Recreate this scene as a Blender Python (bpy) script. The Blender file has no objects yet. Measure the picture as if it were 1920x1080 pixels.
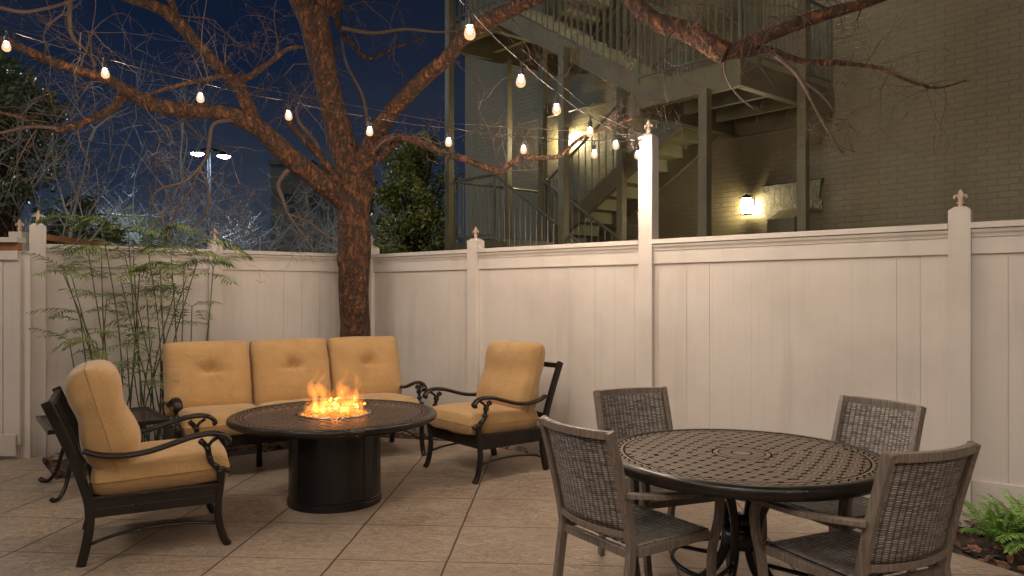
import bpy, math, random
from mathutils import Vector, Matrix, noise
R = math.radians
scene = bpy.context.scene
C = scene.collection
# ------------------------------------------------------------------ camera
F = 1360.0; CX = 960.0; HY = 557.0; CH = 1.4
cam = bpy.data.cameras.new('camera'); camo = bpy.data.objects.new('camera', cam); C.objects.link(camo)
camo.location = (0, 0, CH); camo.rotation_euler = (R(90), 0, 0)
cam.sensor_width = 36; cam.lens = F / 1920 * 36; cam.shift_y = 17 / 1920; cam.clip_end = 400; cam.clip_start = .05
scene.camera = camo
# ------------------------------------------------------------------ world, sun, exposure
SUN_EL, SUN_AZ = 48, -28       # azimuth of the light source seen from the patio, measured from straight behind the camera
world = bpy.data.worlds.new('World'); scene.world = world; world.use_nodes = True
wn = world.node_tree; wn.nodes.clear()
sky = wn.nodes.new('ShaderNodeTexSky'); sky.sky_type = 'NISHITA'; sky.sun_disc = False
sky.sun_elevation = R(SUN_EL); sky.sun_rotation = R(180 + SUN_AZ)
sky.ozone_density = 4; sky.air_density = 1.0; sky.dust_density = .3
tint = wn.nodes.new('ShaderNodeMix'); tint.data_type = 'RGBA'; tint.blend_type = 'MULTIPLY'; tint.inputs[0].default_value = 1
tc = wn.nodes.new('ShaderNodeTexCoord'); nz = wn.nodes.new('ShaderNodeTexNoise'); nz.inputs['Scale'].default_value = 2.2; nz.inputs['Detail'].default_value = 5
mp = wn.nodes.new('ShaderNodeMapping'); mp.inputs['Scale'].default_value = (1, 1, 2.5)
wn.links.new(tc.outputs['Generated'], mp.inputs[0]); wn.links.new(mp.outputs[0], nz.inputs['Vector'])
rmp = wn.nodes.new('ShaderNodeValToRGB')
rmp.color_ramp.elements[0].position = .38; rmp.color_ramp.elements[0].color = (.52, .66, 1.0, 1)
rmp.color_ramp.elements[1].position = .68; rmp.color_ramp.elements[1].color = (1.45, 1.12, 1.15, 1)
wn.links.new(nz.outputs[0], rmp.inputs[0]); wn.links.new(rmp.outputs[0], tint.inputs[7]); wn.links.new(sky.outputs[0], tint.inputs[6])
bg = wn.nodes.new('ShaderNodeBackground'); bg.inputs[1].default_value = .0056
wo = wn.nodes.new('ShaderNodeOutputWorld'); wn.links.new(tint.outputs[2], bg.inputs[0]); wn.links.new(bg.outputs[0], wo.inputs[0])
sl = bpy.data.lights.new('fill_sun', 'SUN'); sl.energy = .58; sl.angle = R(14); sl.color = (1, .90, .80)  # weak warm sun added as soft fill for the night patio
so = bpy.data.objects.new('fill_sun', sl); C.objects.link(so)
sd = Vector((math.sin(R(SUN_AZ)) * math.cos(R(SUN_EL)), -math.cos(R(SUN_AZ)) * math.cos(R(SUN_EL)), math.sin(R(SUN_EL))))
so.rotation_euler = sd.to_track_quat('Z', 'Y').to_euler(); so.location = sd * 20
scene.view_settings.view_transform = 'Standard'; scene.view_settings.look = 'None'
scene.view_settings.exposure = .14; scene.view_settings.gamma = 1
scene.cycles.use_denoising = True
scene.cycles.max_bounces = 6; scene.cycles.transparent_max_bounces = 16
scene.cycles.sample_clamp_indirect = 4
BULB_E = 4300; SCONCE_E = 85; STREET_W = 1500

# ------------------------------------------------------------------ helpers
def W(px, py, Z): return Vector(((px - CX) / F * Z, Z, CH + (HY - py) / F * Z))
def tag(o, label=None, cat=None, group=None, kind=None):
    if label: o['label'] = label
    if cat: o['category'] = cat
    if group: o['group'] = group
    if kind: o['kind'] = kind
    return o
def thing(name, label, cat, loc=(0, 0, 0), rotz=0, group=None):
    o = bpy.data.objects.new(name, None); C.objects.link(o); o.location = loc; o.rotation_euler = (0, 0, rotz)
    o.empty_display_size = .1
    return tag(o, label, cat, group)
def copy_tree(o, parent=None):
    c = o.copy(); C.objects.link(c)
    if parent: c.parent = parent
    for ch in list(o.children): copy_tree(ch, c)
    return c

class MB:
    def __init__(s): s.v = []; s.f = []; s.uv = []
    def add(s, vs, fs, uvs=None):
        b = len(s.v); s.v += [tuple(x) for x in vs]; s.f += [tuple(i + b for i in f) for f in fs]
        if uvs is None: uvs = [[(0, 0)] * len(f) for f in fs]
        s.uv += uvs
        return s
    def hexa(s, c):
        return s.add(c, [(0, 3, 2, 1), (4, 5, 6, 7), (0, 1, 5, 4), (1, 2, 6, 5), (2, 3, 7, 6), (3, 0, 4, 7)])
    def box(s, x0, x1, y0, y1, z0, z1, M=None):
        c = [Vector(p) for p in ((x0, y0, z0), (x1, y0, z0), (x1, y1, z0), (x0, y1, z0), (x0, y0, z1), (x1, y0, z1), (x1, y1, z1), (x0, y1, z1))]
        if M: c = [M @ p for p in c]
        return s.hexa(c)
    def tube(s, pts, ra, rb=None, n=8, ref=None, square=False, cap=True, jit=0, seed=0):
        pts = [Vector(p) for p in pts]; m = len(pts)
        if not hasattr(ra, '__len__'): ra = [ra] * m
        if rb is None: rb = ra
        if not hasattr(rb, '__len__'): rb = [rb] * m
        T = [(pts[min(i + 1, m - 1)] - pts[max(i - 1, 0)]).normalized() for i in range(m)]
        r = Vector(ref) if ref else (Vector((0, 0, 1)) if abs(T[0].z) < .9 else Vector((1, 0, 0)))
        a = None; vs = []
        for i in range(m):
            if ref or a is None: a = (r - T[i] * r.dot(T[i]))
            else: a = a - T[i] * a.dot(T[i])
            if a.length < 1e-6: a = T[i].orthogonal()
            a.normalize(); b = T[i].cross(a)
            for k in range(n):
                t = 2 * math.pi * k / n + (math.pi / n if square else 0)
                q = math.sqrt(2) if square and n == 4 else 1
                w = 1
                if jit: w = 1 + jit * noise.noise(pts[i] * 3.1 + Vector((math.cos(t) * 1.3, math.sin(t) * 1.3, seed)))* 2
                vs.append(pts[i] + a * (math.cos(t) * ra[i] * q * w) + b * (math.sin(t) * rb[i] * q * w))
        fs = []
        for i in range(m - 1):
            for k in range(n):
                k2 = (k + 1) % n; fs.append((i * n + k, i * n + k2, (i + 1) * n + k2, (i + 1) * n + k))
        if cap: fs.append(tuple(range(n - 1, -1, -1))); fs.append(tuple((m - 1) * n + k for k in range(n)))
        return s.add(vs, fs)
    def lathe(s, prof, n=24, M=None):
        vs = []; m = len(prof)
        for r, z in prof:
            for k in range(n):
                t = 2 * math.pi * k / n; vs.append(Vector((r * math.cos(t), r * math.sin(t), z)))
        if M: vs = [M @ p for p in vs]
        fs = [(i * n + k, i * n + (k + 1) % n, (i + 1) * n + (k + 1) % n, (i + 1) * n + k) for i in range(m - 1) for k in range(n)]
        if prof[0][0] > 1e-5: fs.append(tuple(range(n - 1, -1, -1)))
        if prof[-1][0] > 1e-5: fs.append(tuple((m - 1) * n + k for k in range(n)))
        return s.add(vs, fs)
    def ring(s, prof, n=48, M=None):       # closed profile swept round z
        vs = []; m = len(prof)
        for r, z in prof:
            for k in range(n):
                t = 2 * math.pi * k / n; vs.append(Vector((r * math.cos(t), r * math.sin(t), z)))
        if M: vs = [M @ p for p in vs]
        fs = [(i * n + k, i * n + (k + 1) % n, ((i + 1) % m) * n + (k + 1) % n, ((i + 1) % m) * n + k) for i in range(m) for k in range(n)]
        return s.add(vs, fs)
    def prism(s, poly, t, M=None):          # poly in xz, thickness t along y
        n = len(poly); vs = [Vector((x, -t / 2, z)) for x, z in poly] + [Vector((x, t / 2, z)) for x, z in poly]
        if M: vs = [M @ p for p in vs]
        fs = [tuple(range(n)), tuple(range(2 * n - 1, n - 1, -1))] + [((i + 1) % n, i, i + n, (i + 1) % n + n) for i in range(n)]
        return s.add(vs, fs)
    def build(s, name, mat, parent=None, smooth=False, bevel=0, sub=0, recalc=False):
        me = bpy.data.meshes.new(name); me.from_pydata(s.v, [], s.f)
        ul = me.uv_layers.new(name='uv'); i = 0
        flat = []
        for u in s.uv: flat += u
        for i, u in enumerate(flat): ul.data[i].uv = u
        if recalc:
            import bmesh
            bm = bmesh.new(); bm.from_mesh(me); bmesh.ops.recalc_face_normals(bm, faces=bm.faces); bm.to_mesh(me); bm.free()
        me.materials.append(mat)
        if smooth: me.polygons.foreach_set('use_smooth', [True] * len(me.polygons))
        o = bpy.data.objects.new(name, me); C.objects.link(o)
        if parent: o.parent = parent
        if bevel:
            b = o.modifiers.new('bevel', 'BEVEL'); b.width = bevel; b.segments = 2; b.limit_method = 'ANGLE'; b.angle_limit = R(40)
        if sub:
            b = o.modifiers.new('sub', 'SUBSURF'); b.levels = sub; b.render_levels = sub
        return o

def crom(P, k=5):
    P = [tuple(p) for p in P]; Q = [P[0]] + P + [P[-1]]; out = []
    d = len(P[0])
    for i in range(1, len(Q) - 2):
        a, b, c, e = Q[i - 1], Q[i], Q[i + 1], Q[i + 2]
        for j in range(k):
            t = j / k
            out.append(tuple(.5 * (2 * b[q] + (c[q] - a[q]) * t + (2 * a[q] - 5 * b[q] + 4 * c[q] - e[q]) * t * t + (3 * b[q] - a[q] - 3 * c[q] + e[q]) * t ** 3) for q in range(d)))
    out.append(P[-1]); return out

# ------------------------------------------------------------------ node expressions
class E:
    def __init__(s, nb, k): s.nb = nb; s.k = k
    def _m(s, op, *a):
        n = s.nb.nt.nodes.new('ShaderNodeMath'); n.operation = op
        for i, x in enumerate((s,) + a):
            if isinstance(x, E): s.nb.nt.links.new(x.k, n.inputs[i])
            else: n.inputs[i].default_value = x
        return E(s.nb, n.outputs[0])
    def __add__(s, o): return s._m('ADD', o)
    __radd__ = __add__
    def __sub__(s, o): return s._m('SUBTRACT', o)
    def __rsub__(s, o): return (s * -1) + o
    def __mul__(s, o): return s._m('MULTIPLY', o)
    __rmul__ = __mul__
    def __truediv__(s, o): return s._m('DIVIDE', o)
    def abs(s): return s._m('ABSOLUTE')
    def floor(s): return s._m('FLOOR')
    def fract(s): return s._m('FRACT')
    def gt(s, o): return s._m('GREATER_THAN', o)
    def lt(s, o): return s._m('LESS_THAN', o)
    def mn(s, o): return s._m('MINIMUM', o)
    def mx(s, o): return s._m('MAXIMUM', o)
    def pw(s, o): return s._m('POWER', o)
    def sin(s): return s._m('SINE')
    def sqrt(s): return s._m('SQRT')
    def ss(s, a, b):                          # smoothstep a..b -> 0..1
        n = s.nb.nt.nodes.new('ShaderNodeMapRange'); n.interpolation_type = 'SMOOTHSTEP'
        s.nb.nt.links.new(s.k, n.inputs[0]); n.inputs[1].default_value = a; n.inputs[2].default_value = b
        return E(s.nb, n.outputs[0])
class NB:
    def __init__(s, name):
        s.m = bpy.data.materials.new(name); s.m.use_nodes = True; s.nt = s.m.node_tree
        s.p = s.nt.nodes['Principled BSDF']; s.out = s.nt.nodes['Material Output']
    def xyz(s, kind='Object', rot=0, scale=(1, 1, 1)):
        t = s.nt.nodes.new('ShaderNodeTexCoord'); m = s.nt.nodes.new('ShaderNodeMapping')
        m.inputs['Rotation'].default_value = (0, 0, rot); m.inputs['Scale'].default_value = scale
        s.nt.links.new(t.outputs[kind], m.inputs[0]); q = s.nt.nodes.new('ShaderNodeSeparateXYZ'); s.nt.links.new(m.outputs[0], q.inputs[0])
        return E(s, q.outputs[0]), E(s, q.outputs[1]), E(s, q.outputs[2]), m.outputs[0]
    def geo(s):
        t = s.nt.nodes.new('ShaderNodeNewGeometry'); return t.outputs['Position']
    def noise(s, vec, scale, detail=4, rough=.5, dist=0):
        n = s.nt.nodes.new('ShaderNodeTexNoise'); n.inputs['Scale'].default_value = scale; n.inputs['Detail'].default_value = detail
        n.inputs['Roughness'].default_value = rough; n.inputs['Distortion'].default_value = dist
        s.nt.links.new(vec, n.inputs['Vector']); return E(s, n.outputs[0])
    def scaled(s, vec, sc):
        m = s.nt.nodes.new('ShaderNodeMapping'); m.inputs['Scale'].default_value = sc; s.nt.links.new(vec, m.inputs[0]); return m.outputs[0]
    def comb(s, x, y, z=0):
        n = s.nt.nodes.new('ShaderNodeCombineXYZ')
        for i, a in enumerate((x, y, z)):
            if isinstance(a, E): s.nt.links.new(a.k, n.inputs[i])
            else: n.inputs[i].default_value = a
        return n.outputs[0]
    def ramp(s, e, stops):
        n = s.nt.nodes.new('ShaderNodeValToRGB'); cr = n.color_ramp
        while len(cr.elements) < len(stops): cr.elements.new(.5)
        for el, (p, c) in zip(cr.elements, stops): el.position = p; el.color = tuple(c) + (1,)
        s.nt.links.new(e.k, n.inputs[0]); return n.outputs[0]
    def mix(s, e, a, b):
        n = s.nt.nodes.new('ShaderNodeMix'); n.data_type = 'RGBA'
        if isinstance(e, E): s.nt.links.new(e.k, n.inputs[0])
        else: n.inputs[0].default_value = e
        for i, c in ((6, a), (7, b)):
            if isinstance(c, tuple): n.inputs[i].default_value = c + (1,)
            else: s.nt.links.new(c, n.inputs[i])
        return n.outputs[2]
    def col(s, c):
        if isinstance(c, tuple): s.p.inputs['Base Color'].default_value = c + (1,)
        else: s.nt.links.new(c, s.p.inputs['Base Color'])
    def rough(s, r):
        if isinstance(r, E): s.nt.links.new(r.k, s.p.inputs['Roughness'])
        else: s.p.inputs['Roughness'].default_value = r
    def bump(s, h, dist=.01, strength=1):
        n = s.nt.nodes.new('ShaderNodeBump'); n.inputs['Distance'].default_value = dist; n.inputs['Strength'].default_value = strength
        s.nt.links.new(h.k, n.inputs['Height']); s.nt.links.new(n.outputs[0], s.p.inputs['Normal'])
    def hole(s, mask):                        # real openings: see-through where mask is 1
        t = s.nt.nodes.new('ShaderNodeBsdfTransparent'); m = s.nt.nodes.new('ShaderNodeMixShader')
        s.nt.links.new(mask.k, m.inputs[0]); s.nt.links.new(s.p.outputs[0], m.inputs[1]); s.nt.links.new(t.outputs[0], m.inputs[2])
        s.nt.links.new(m.outputs[0], s.out.inputs['Surface'])
    def set(s, **k):
        for a, b in k.items(): s.p.inputs[a.replace('_', ' ')].default_value = b

def m_plain(name, c, rough=.6, metal=0, var=.15, scale=12, bump=.0):
    b = NB(name); x, y, z, v = b.xyz(); n = b.noise(v, scale, 5)
    b.col(b.ramp(n, [(.3, tuple(i * (1 - var) for i in c)), (.7, tuple(min(1, i * (1 + var)) for i in c))])); b.rough(rough); b.set(Metallic=metal)
    if bump: b.bump(n, bump)
    return b.m
def m_emit(name, c, st):
    b = NB(name); b.set(Emission_Strength=st); b.p.inputs['Emission Color'].default_value = c + (1,); b.col(tuple(c)); return b.m

def make_materials():
    M = {}
    # painted fence: off white with vertical grain, grime and faint stains
    b = NB('fence_paint'); x, y, z, v = b.xyz()
    g = b.noise(b.scaled(v, (60, 60, 1.2)), 1, 4, .6); st = b.noise(v, 1.3, 5, .6); st2 = b.noise(b.scaled(v, (5, 5, .5)), 1, 4)
    low = z.ss(.0, .35)
    c = b.mix(st.ss(.4, .7) * .5, (.66, .605, .545), (.50, .455, .40)); c = b.mix(g.ss(.5, .8) * .22, c, (.42, .37, .31))
    c = b.mix(st2.ss(.52, .75) * .38, c, (.46, .42, .36)); c = b.mix((1 - low) * .35 * st.ss(.3, .6), c, (.30, .23, .16))
    b.col(c); b.rough(.62); b.bump(g * .6 + st * .3, .0015); M['fence'] = b.m
    M['raw_wood'] = m_plain('raw_wood', (.26, .12, .05), .8, var=.35, scale=9, bump=.002)
    M['finial'] = m_plain('finial_paint', (.50, .38, .28), .6, var=.2, scale=40)
    # building brick, painted olive tan
    b = NB('painted_brick'); t = b.nt.nodes.new('ShaderNodeTexCoord'); uv = t.outputs['UV']
    nd = b.noise(uv, 7, 4); wv = b.nt.nodes.new('ShaderNodeVectorMath'); wv.operation = 'ADD'
    b.nt.links.new(uv, wv.inputs[0]); b.nt.links.new(b.comb((nd - .5) * .006, (nd - .5) * .008), wv.inputs[1])
    br = b.nt.nodes.new('ShaderNodeTexBrick'); b.nt.links.new(wv.outputs[0], br.inputs['Vector'])
    br.inputs['Scale'].default_value = 1; br.inputs['Brick Width'].default_value = .21; br.inputs['Row Height'].default_value = .0715
    br.inputs['Mortar Size'].default_value = .0055; br.inputs['Mortar Smooth'].default_value = .5; br.inputs['Bias'].default_value = 0
    br.inputs['Color1'].default_value = (.0, .0, .0, 1); br.inputs['Color2'].default_value = (1, 1, 1, 1); br.inputs['Mortar'].default_value = (.5, .5, .5, 1)
    fac = E(b, br.outputs['Fac']); cv = E(b, br.outputs['Color']); n2 = b.noise(uv, 1.1, 6, .6); n3 = b.noise(uv, 45, 4, .7); n4 = b.noise(uv, 5, 4, .6)
    c = b.mix(n2.ss(.35, .7), (.185, .152, .088), (.225, .182, .108)); c = b.mix(cv * .25, c, (.235, .195, .12)); c = b.mix(fac * .16, c, (.125, .10, .062))
    c = b.mix(n4.ss(.62, .72) * .35, c, (.19, .15, .10))
    b.col(c); b.rough(.5); b.bump((1 - fac) * .55 + n3 * .3 + cv * .4 + n4 * 1.2, .013); M['brick'] = b.m
    b = NB('rough_plaster'); x, y, z, v = b.xyz(); n = b.noise(v, 22, 6, .7); n2 = b.noise(v, 5, 4)
    b.col(b.ramp(n2, [(.3, (.15, .13, .085)), (.7, (.21, .185, .125))])); b.rough(.6); b.bump(n * 1.2 + n2, .06); M['plaster'] = b.m
    b = NB('stair_paint'); x, y, z, v = b.xyz(); n = b.noise(v, 3, 5, .6); n2 = b.noise(v, 30, 3)
    b.col(b.ramp(n, [(.3, (.135, .115, .064)), (.7, (.20, .172, .10))])); b.rough(n2 * .25 + .38); b.bump(n2, .002); M['steel'] = b.m
    M['rail'] = m_plain('rail_paint', (.15, .15, .115), .28, var=.25, scale=6)
    M['step'] = m_plain('step_paint', (.33, .31, .20), .6, var=.1, scale=4)
    # stamped concrete
    b = NB('stamped_concrete'); x, y, z, v = b.xyz('Object', rot=R(3.7))
    S_ = .6
    jx = x + (b.noise(v, 6, 3) - .5) * .012; jy = y + (b.noise(v, 7, 3) - .5) * .012
    fx = ((jx + .592) / S_); fy = ((jy - 3.80) / S_)
    dx = ((fx.fract() - .5).abs() * -1 + .5); dy = ((fy.fract() - .5).abs() * -1 + .5)
    cell = b.nt.nodes.new('ShaderNodeTexWhiteNoise'); cell.noise_dimensions = '2D'; b.nt.links.new(b.comb(fx.floor(), fy.floor()), cell.inputs['Vector'])
    tone = E(b, cell.outputs['Value'])
    jm = dx.ss(.0035, .011) * (dy.ss(.003, .009) * .65 + .35)
    n1 = b.noise(v, 1.6, 6, .62); n2 = b.noise(v, 11, 6, .68, 1.2); n3 = b.noise(b.scaled(v, (9, 26, 9)), 1, 5, .65, 2.0); n4 = b.noise(v, 70, 3, .6)
    sc = (n3 - .5).abs().ss(0, .03)
    c = b.mix(n1.ss(.3, .7), (.40, .30, .215), (.54, .425, .315)); c = b.mix(n2.ss(.45, .75) * .6, c, (.30, .215, .145)); c = b.mix(tone * .3, c, (.40, .32, .24))
    c = b.mix(n4.ss(.6, .75) * .14, c, (.2, .14, .09)); c = b.mix((1 - sc) * .55 * n1.ss(.35, .55), c, (.58, .50, .41))
    c = b.mix(1 - jm, c, (.10, .065, .04))
    b.col(c); b.rough(n2 * .25 + .36); b.bump(jm * 1.2 + n2 * .3 + sc * .25 + n1 * .5, .010); M['patio'] = b.m
    M['ground'] = m_plain('earth_ground', (.055, .045, .035), .9, var=.4, scale=2, bump=.01)
    b = NB('mulch_chips'); x, y, z, v = b.xyz(); n = b.noise(v, 23, 3, .6)
    b.col(b.ramp(n, [(.3, (.07, .03, .02)), (.48, (.16, .065, .04)), (.6, (.27, .12, .07)), (.72, (.42, .27, .18))])); b.rough(.75); M['mulch'] = b.m
    # cushions
    b = NB('cushion_fabric'); x, y, z, v = b.xyz(); n = b.noise(v, 5, 5, .6); w = b.noise(b.scaled(v, (30, 240, 240)), 1, 2); w2 = b.noise(b.scaled(v, (240, 30, 240)), 1, 2); wr = b.noise(v, 9, 3, .5, .8)
    c = b.mix(n.ss(.3, .7), (.46, .275, .105), (.53, .33, .14)); c = b.mix((w + w2).ss(.9, 1.3) * .25, c, (.36, .20, .065))
    b.col(c); b.rough(.85); b.set(Sheen_Weight=.25); cr = b.noise(b.scaled(v, (3, 9, 9)), 1, 5, .55, 1.5); b.bump((w + w2) * .12 + wr * 1.0 + (cr - .5).abs().ss(0, .25) * .22, .008); M['cushion'] = b.m
    M['piping'] = m_plain('cushion_piping', (.38, .21, .075), .85)
    b = NB('cast_metal'); x, y, z, v = b.xyz(); n = b.noise(v, 90, 3); n2 = b.noise(v, 9, 4)
    b.col(b.ramp(n2, [(.3, (.014, .011, .009)), (.7, (.028, .021, .017))])); b.rough(n2 * .2 + .2); b.bump(n, .0008); b.set(Metallic=.25); M['iron'] = b.m
    M['black'] = m_plain('black_enamel', (.010, .009, .010), .28, var=.3, scale=5)
    M['dark_steel'] = m_plain('brushed_steel', (.45, .43, .40), .3, 1)
    # table tops (a woven lattice of cast bands with real openings, on the dining top only painted dark as shade)
    def top(name, N, c0, c1, r_in, r_lat, hr, hv, grooves=True, fan=.0, see=1):
        b = NB(name); x, y, z, v = b.xyz(); ax = x.abs(); ay = y.abs(); rr = (x * x + y * y).sqrt()
        u_ = (ax + ay * (1 + fan * 0) + ax * ax * fan) * N; w_ = (ax - ay - ay * ay * fan) * N
        fu = u_.fract(); fw = w_.fract(); par = ((u_.floor() + w_.floor()) * .5).fract().gt(.25)
        lat = rr.lt(r_lat) * rr.gt(r_in)
        eu = (fu - .5).abs(); ew = (fw - .5).abs()
        hol = (eu.gt(.5 - hr) * ew.gt(.5 - hr * .8)) * lat
        g1 = ((fu * 3).fract() - .5).abs().gt(.34); g2 = ((fw * 3).fract() - .5).abs().gt(.34)
        gr = (par * g1 + (1 - par) * g2); edge = (par * eu.gt(.44) + (1 - par) * ew.gt(.44))
        # rim ornaments
        at = b.nt.nodes.new('ShaderNodeMath'); at.operation = 'ARCTAN2'; b.nt.links.new(y.k, at.inputs[0]); b.nt.links.new(x.k, at.inputs[1]); ang = E(b, at.outputs[0])
        rimz = rr.gt(r_lat + .008); rv = (rr - (r_lat + .008)) / (hv * 1.0)
        sw = ((ang * 34).sin() * .28 + .5)
        rimhole = (((rv - sw).abs().lt(.10)) + ((rv - 1 + sw).abs().lt(.10))).mn(1) * rimz * rr.lt(r_lat + .008 + hv)
        rings = ((rr - r_lat).abs().lt(.004) + (rr - (r_lat + .012 + hv)).abs().lt(.003) + (rr - r_in).abs().lt(.004) + (rr - r_in * .8).abs().lt(.003) + (rr - r_in * .35).abs().lt(.004)).mn(1)
        med = (((ang * 8).sin() * .5 + .5) * 1.0 + rr * (22 / max(r_in, .1))).fract().lt(.25) * rr.lt(r_in * .78) * rr.gt(r_in * .38)
        dark = ((gr * .7 + edge) * lat + rings + med * .9 + hol * 1.2 + rimhole).mn(1)
        n = b.noise(v, 14, 4); c = b.mix(n.ss(.3, .7), c0, c1); c = b.mix(dark * .93, c, (.008, .006, .005))
        b.col(c); b.rough(n * .2 + .33); b.nt.links.new(((1 - dark) * .45).k, b.p.inputs['Specular IOR Level']); b.bump(1 - dark, .006); 
        if see: b.hole(hol)
        return b.m
    M['top_big'] = top('dining_top_cast', 10.5, (.165, .118, .085), (.215, .155, .112), .125, .515, .19, .045, fan=.55, see=0)
    M['top_fire'] = top('fire_top_cast', 11.5, (.105, .076, .060), (.15, .11, .085), .255, .60, .19, .045)
    M['top_side'] = top('side_top_cast', 22.0, (.045, .032, .026), (.07, .05, .04), .01, 2.0, .22, .02)
    # wicker
    b = NB('wicker_weave'); x, y, z, v = b.xyz('UV'); u_ = x * 38; w_ = y * 112
    par = ((u_ * 1).floor() * .5).fract().gt(.25); ws = w_ + par * .5; fu = u_.fract(); fw = ws.fract()
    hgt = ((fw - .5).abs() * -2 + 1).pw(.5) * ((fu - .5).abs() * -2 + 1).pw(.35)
    cell = b.nt.nodes.new('ShaderNodeTexWhiteNoise'); cell.noise_dimensions = '2D'; b.nt.links.new(b.comb(u_.floor(), ws.floor()), cell.inputs['Vector']); rn = E(b, cell.outputs['Value'])
    band = b.noise(b.scaled(v, (4, 90, 1)), 1, 3, .6)
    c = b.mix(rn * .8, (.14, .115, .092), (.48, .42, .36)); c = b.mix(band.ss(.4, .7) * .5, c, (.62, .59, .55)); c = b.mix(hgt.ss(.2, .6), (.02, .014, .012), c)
    b.col(c); b.rough(.42); b.bump(hgt, .004); M['wicker'] = b.m
    b = NB('brushed_frame'); x, y, z, v = b.xyz(); n = b.noise(b.scaled(v, (70, 8, 8)), 1, 4, .7); n2 = b.noise(b.scaled(v, (160, 160, 6)), 1, 4, .7)
    c = b.mix(n2.ss(.35, .7), (.165, .128, .10), (.30, .245, .20)); c = b.mix(n.ss(.55, .8) * .4, c, (.40, .33, .27))
    b.col(c); b.rough(.42); b.bump(n2, .001); b.set(Metallic=.15); M['frame'] = b.m
    # bark
    b = NB('mottled_bark'); x, y, z, v = b.xyz(); n = b.noise(v, 9, 6, .7, .6); n2 = b.noise(b.scaled(v, (26, 26, 12)), 1, 5, .7, .5); n3 = b.noise(v, 3, 4)
    vo = b.nt.nodes.new('ShaderNodeTexVoronoi'); vo.inputs['Scale'].default_value = 26; b.nt.links.new(v, vo.inputs['Vector']); vd = E(b, vo.outputs[0])
    c = b.mix(n2.ss(.42, .58), (.070, .042, .027), (.22, .088, .036)); c = b.mix(n.ss(.55, .66) * .75, c, (.046, .042, .030)); c = b.mix(n3.ss(.5, .7) * .4, c, (.115, .052, .026))
    b.col(c); b.rough(.8); b.bump(n2.ss(.35, .6) + n * .8 + vd * .9, .034); M['bark'] = b.m
    M['twig'] = m_plain('twig_bark', (.095, .062, .045), .8, var=.3, scale=3)
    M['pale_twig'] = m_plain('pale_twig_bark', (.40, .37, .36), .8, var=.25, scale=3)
    def leaf(name, a, c_):
        b = NB(name); x, y, z, v = b.xyz(); n = b.noise(v, 3.5, 4, .7); b.col(b.ramp(n, [(.35, a), (.65, c_)])); b.rough(.45); return b.m
    M['oak_leaf'] = leaf('oak_leaves', (.09, .12, .035), (.32, .32, .09)); M['dark_leaf'] = leaf('hedge_leaves', (.05, .09, .03), (.17, .21, .07))
    M['palm_leaf'] = leaf('palm_leaves', (.07, .13, .04), (.24, .27, .08)); M['fern_leaf'] = leaf('fern_leaves', (.14, .30, .05), (.34, .50, .10))
    M['cane'] = m_plain('palm_cane', (.11, .13, .055), .5, var=.5, scale=14)
    M['bulb'] = m_emit('filament_glow', (1, .80, .63), BULB_E)
    b = NB('bulb_glass'); em = b.nt.nodes.new('ShaderNodeEmission'); em.inputs[0].default_value = (1, .58, .30, 1); em.inputs[1].default_value = 2.3
    tr = b.nt.nodes.new('ShaderNodeBsdfTransparent'); mx_ = b.nt.nodes.new('ShaderNodeMixShader'); mx_.inputs[0].default_value = .28
    b.nt.links.new(tr.outputs[0], mx_.inputs[1]); b.nt.links.new(em.outputs[0], mx_.inputs[2]); b.nt.links.new(mx_.outputs[0], b.out.inputs['Surface']); M['bulb_glass'] = b.m
    M['sconce_glow'] = m_emit('lantern_glow', (1, .86, .50), SCONCE_E)
    M['ceiling_glow'] = m_emit('ceiling_lamp_glow', (1, .90, .66), 200)
    M['bright_sconce'] = m_emit('bright_lantern_glow', (1, .86, .50), 260)
    M['street_glow'] = m_emit('street_lamp_glow', (.72, .86, 1), 60)
    M['cable'] = m_plain('cable_rubber', (.03, .02, .015), .8); M['socket'] = m_plain('socket_rubber', (.02, .015, .012), .5)
    M['wire'] = m_plain('steel_wire', (.16, .12, .09), .6, .2)
    M['far_wall'] = m_plain('far_building_wall', (.09, .085, .075), .9, var=.3, scale=.4)
    M['pole'] = P_ = m_plain('pole_metal', (.006, .006, .007), .7, 0)
    P_.node_tree.nodes['Principled BSDF'].inputs['Specular IOR Level'].default_value = 0
    # fire
    b = NB('fire_glass'); x, y, z, v = b.xyz(); n = b.noise(v, 60, 3, .7)
    b.col((.3, .12, .03)); b.nt.links.new(b.ramp(n, [(.36, (.35, .05, .006)), (.5, (.9, .22, .02)), (.62, (1, .6, .18)), (.7, (1, .9, .7))]), b.p.inputs['Emission Color']); b.set(Emission_Strength=.9); b.p.inputs['Specular IOR Level'].default_value = .1; b.rough(.8); M['embers'] = b.m
    for nm, c_, st_ in (('flame', (1, .26, .03), 13), ('flame_core', (1, .55, .10), 30)):
        b = NB(nm + '_gas'); b.nt.nodes.remove(b.p); em = b.nt.nodes.new('ShaderNodeEmission'); em.inputs[0].default_value = c_ + (1,); em.inputs[1].default_value = st_
        b.nt.links.new(em.outputs[0], b.out.inputs['Volume']); M[nm] = b.m
    return M
MT = make_materials()

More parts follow.
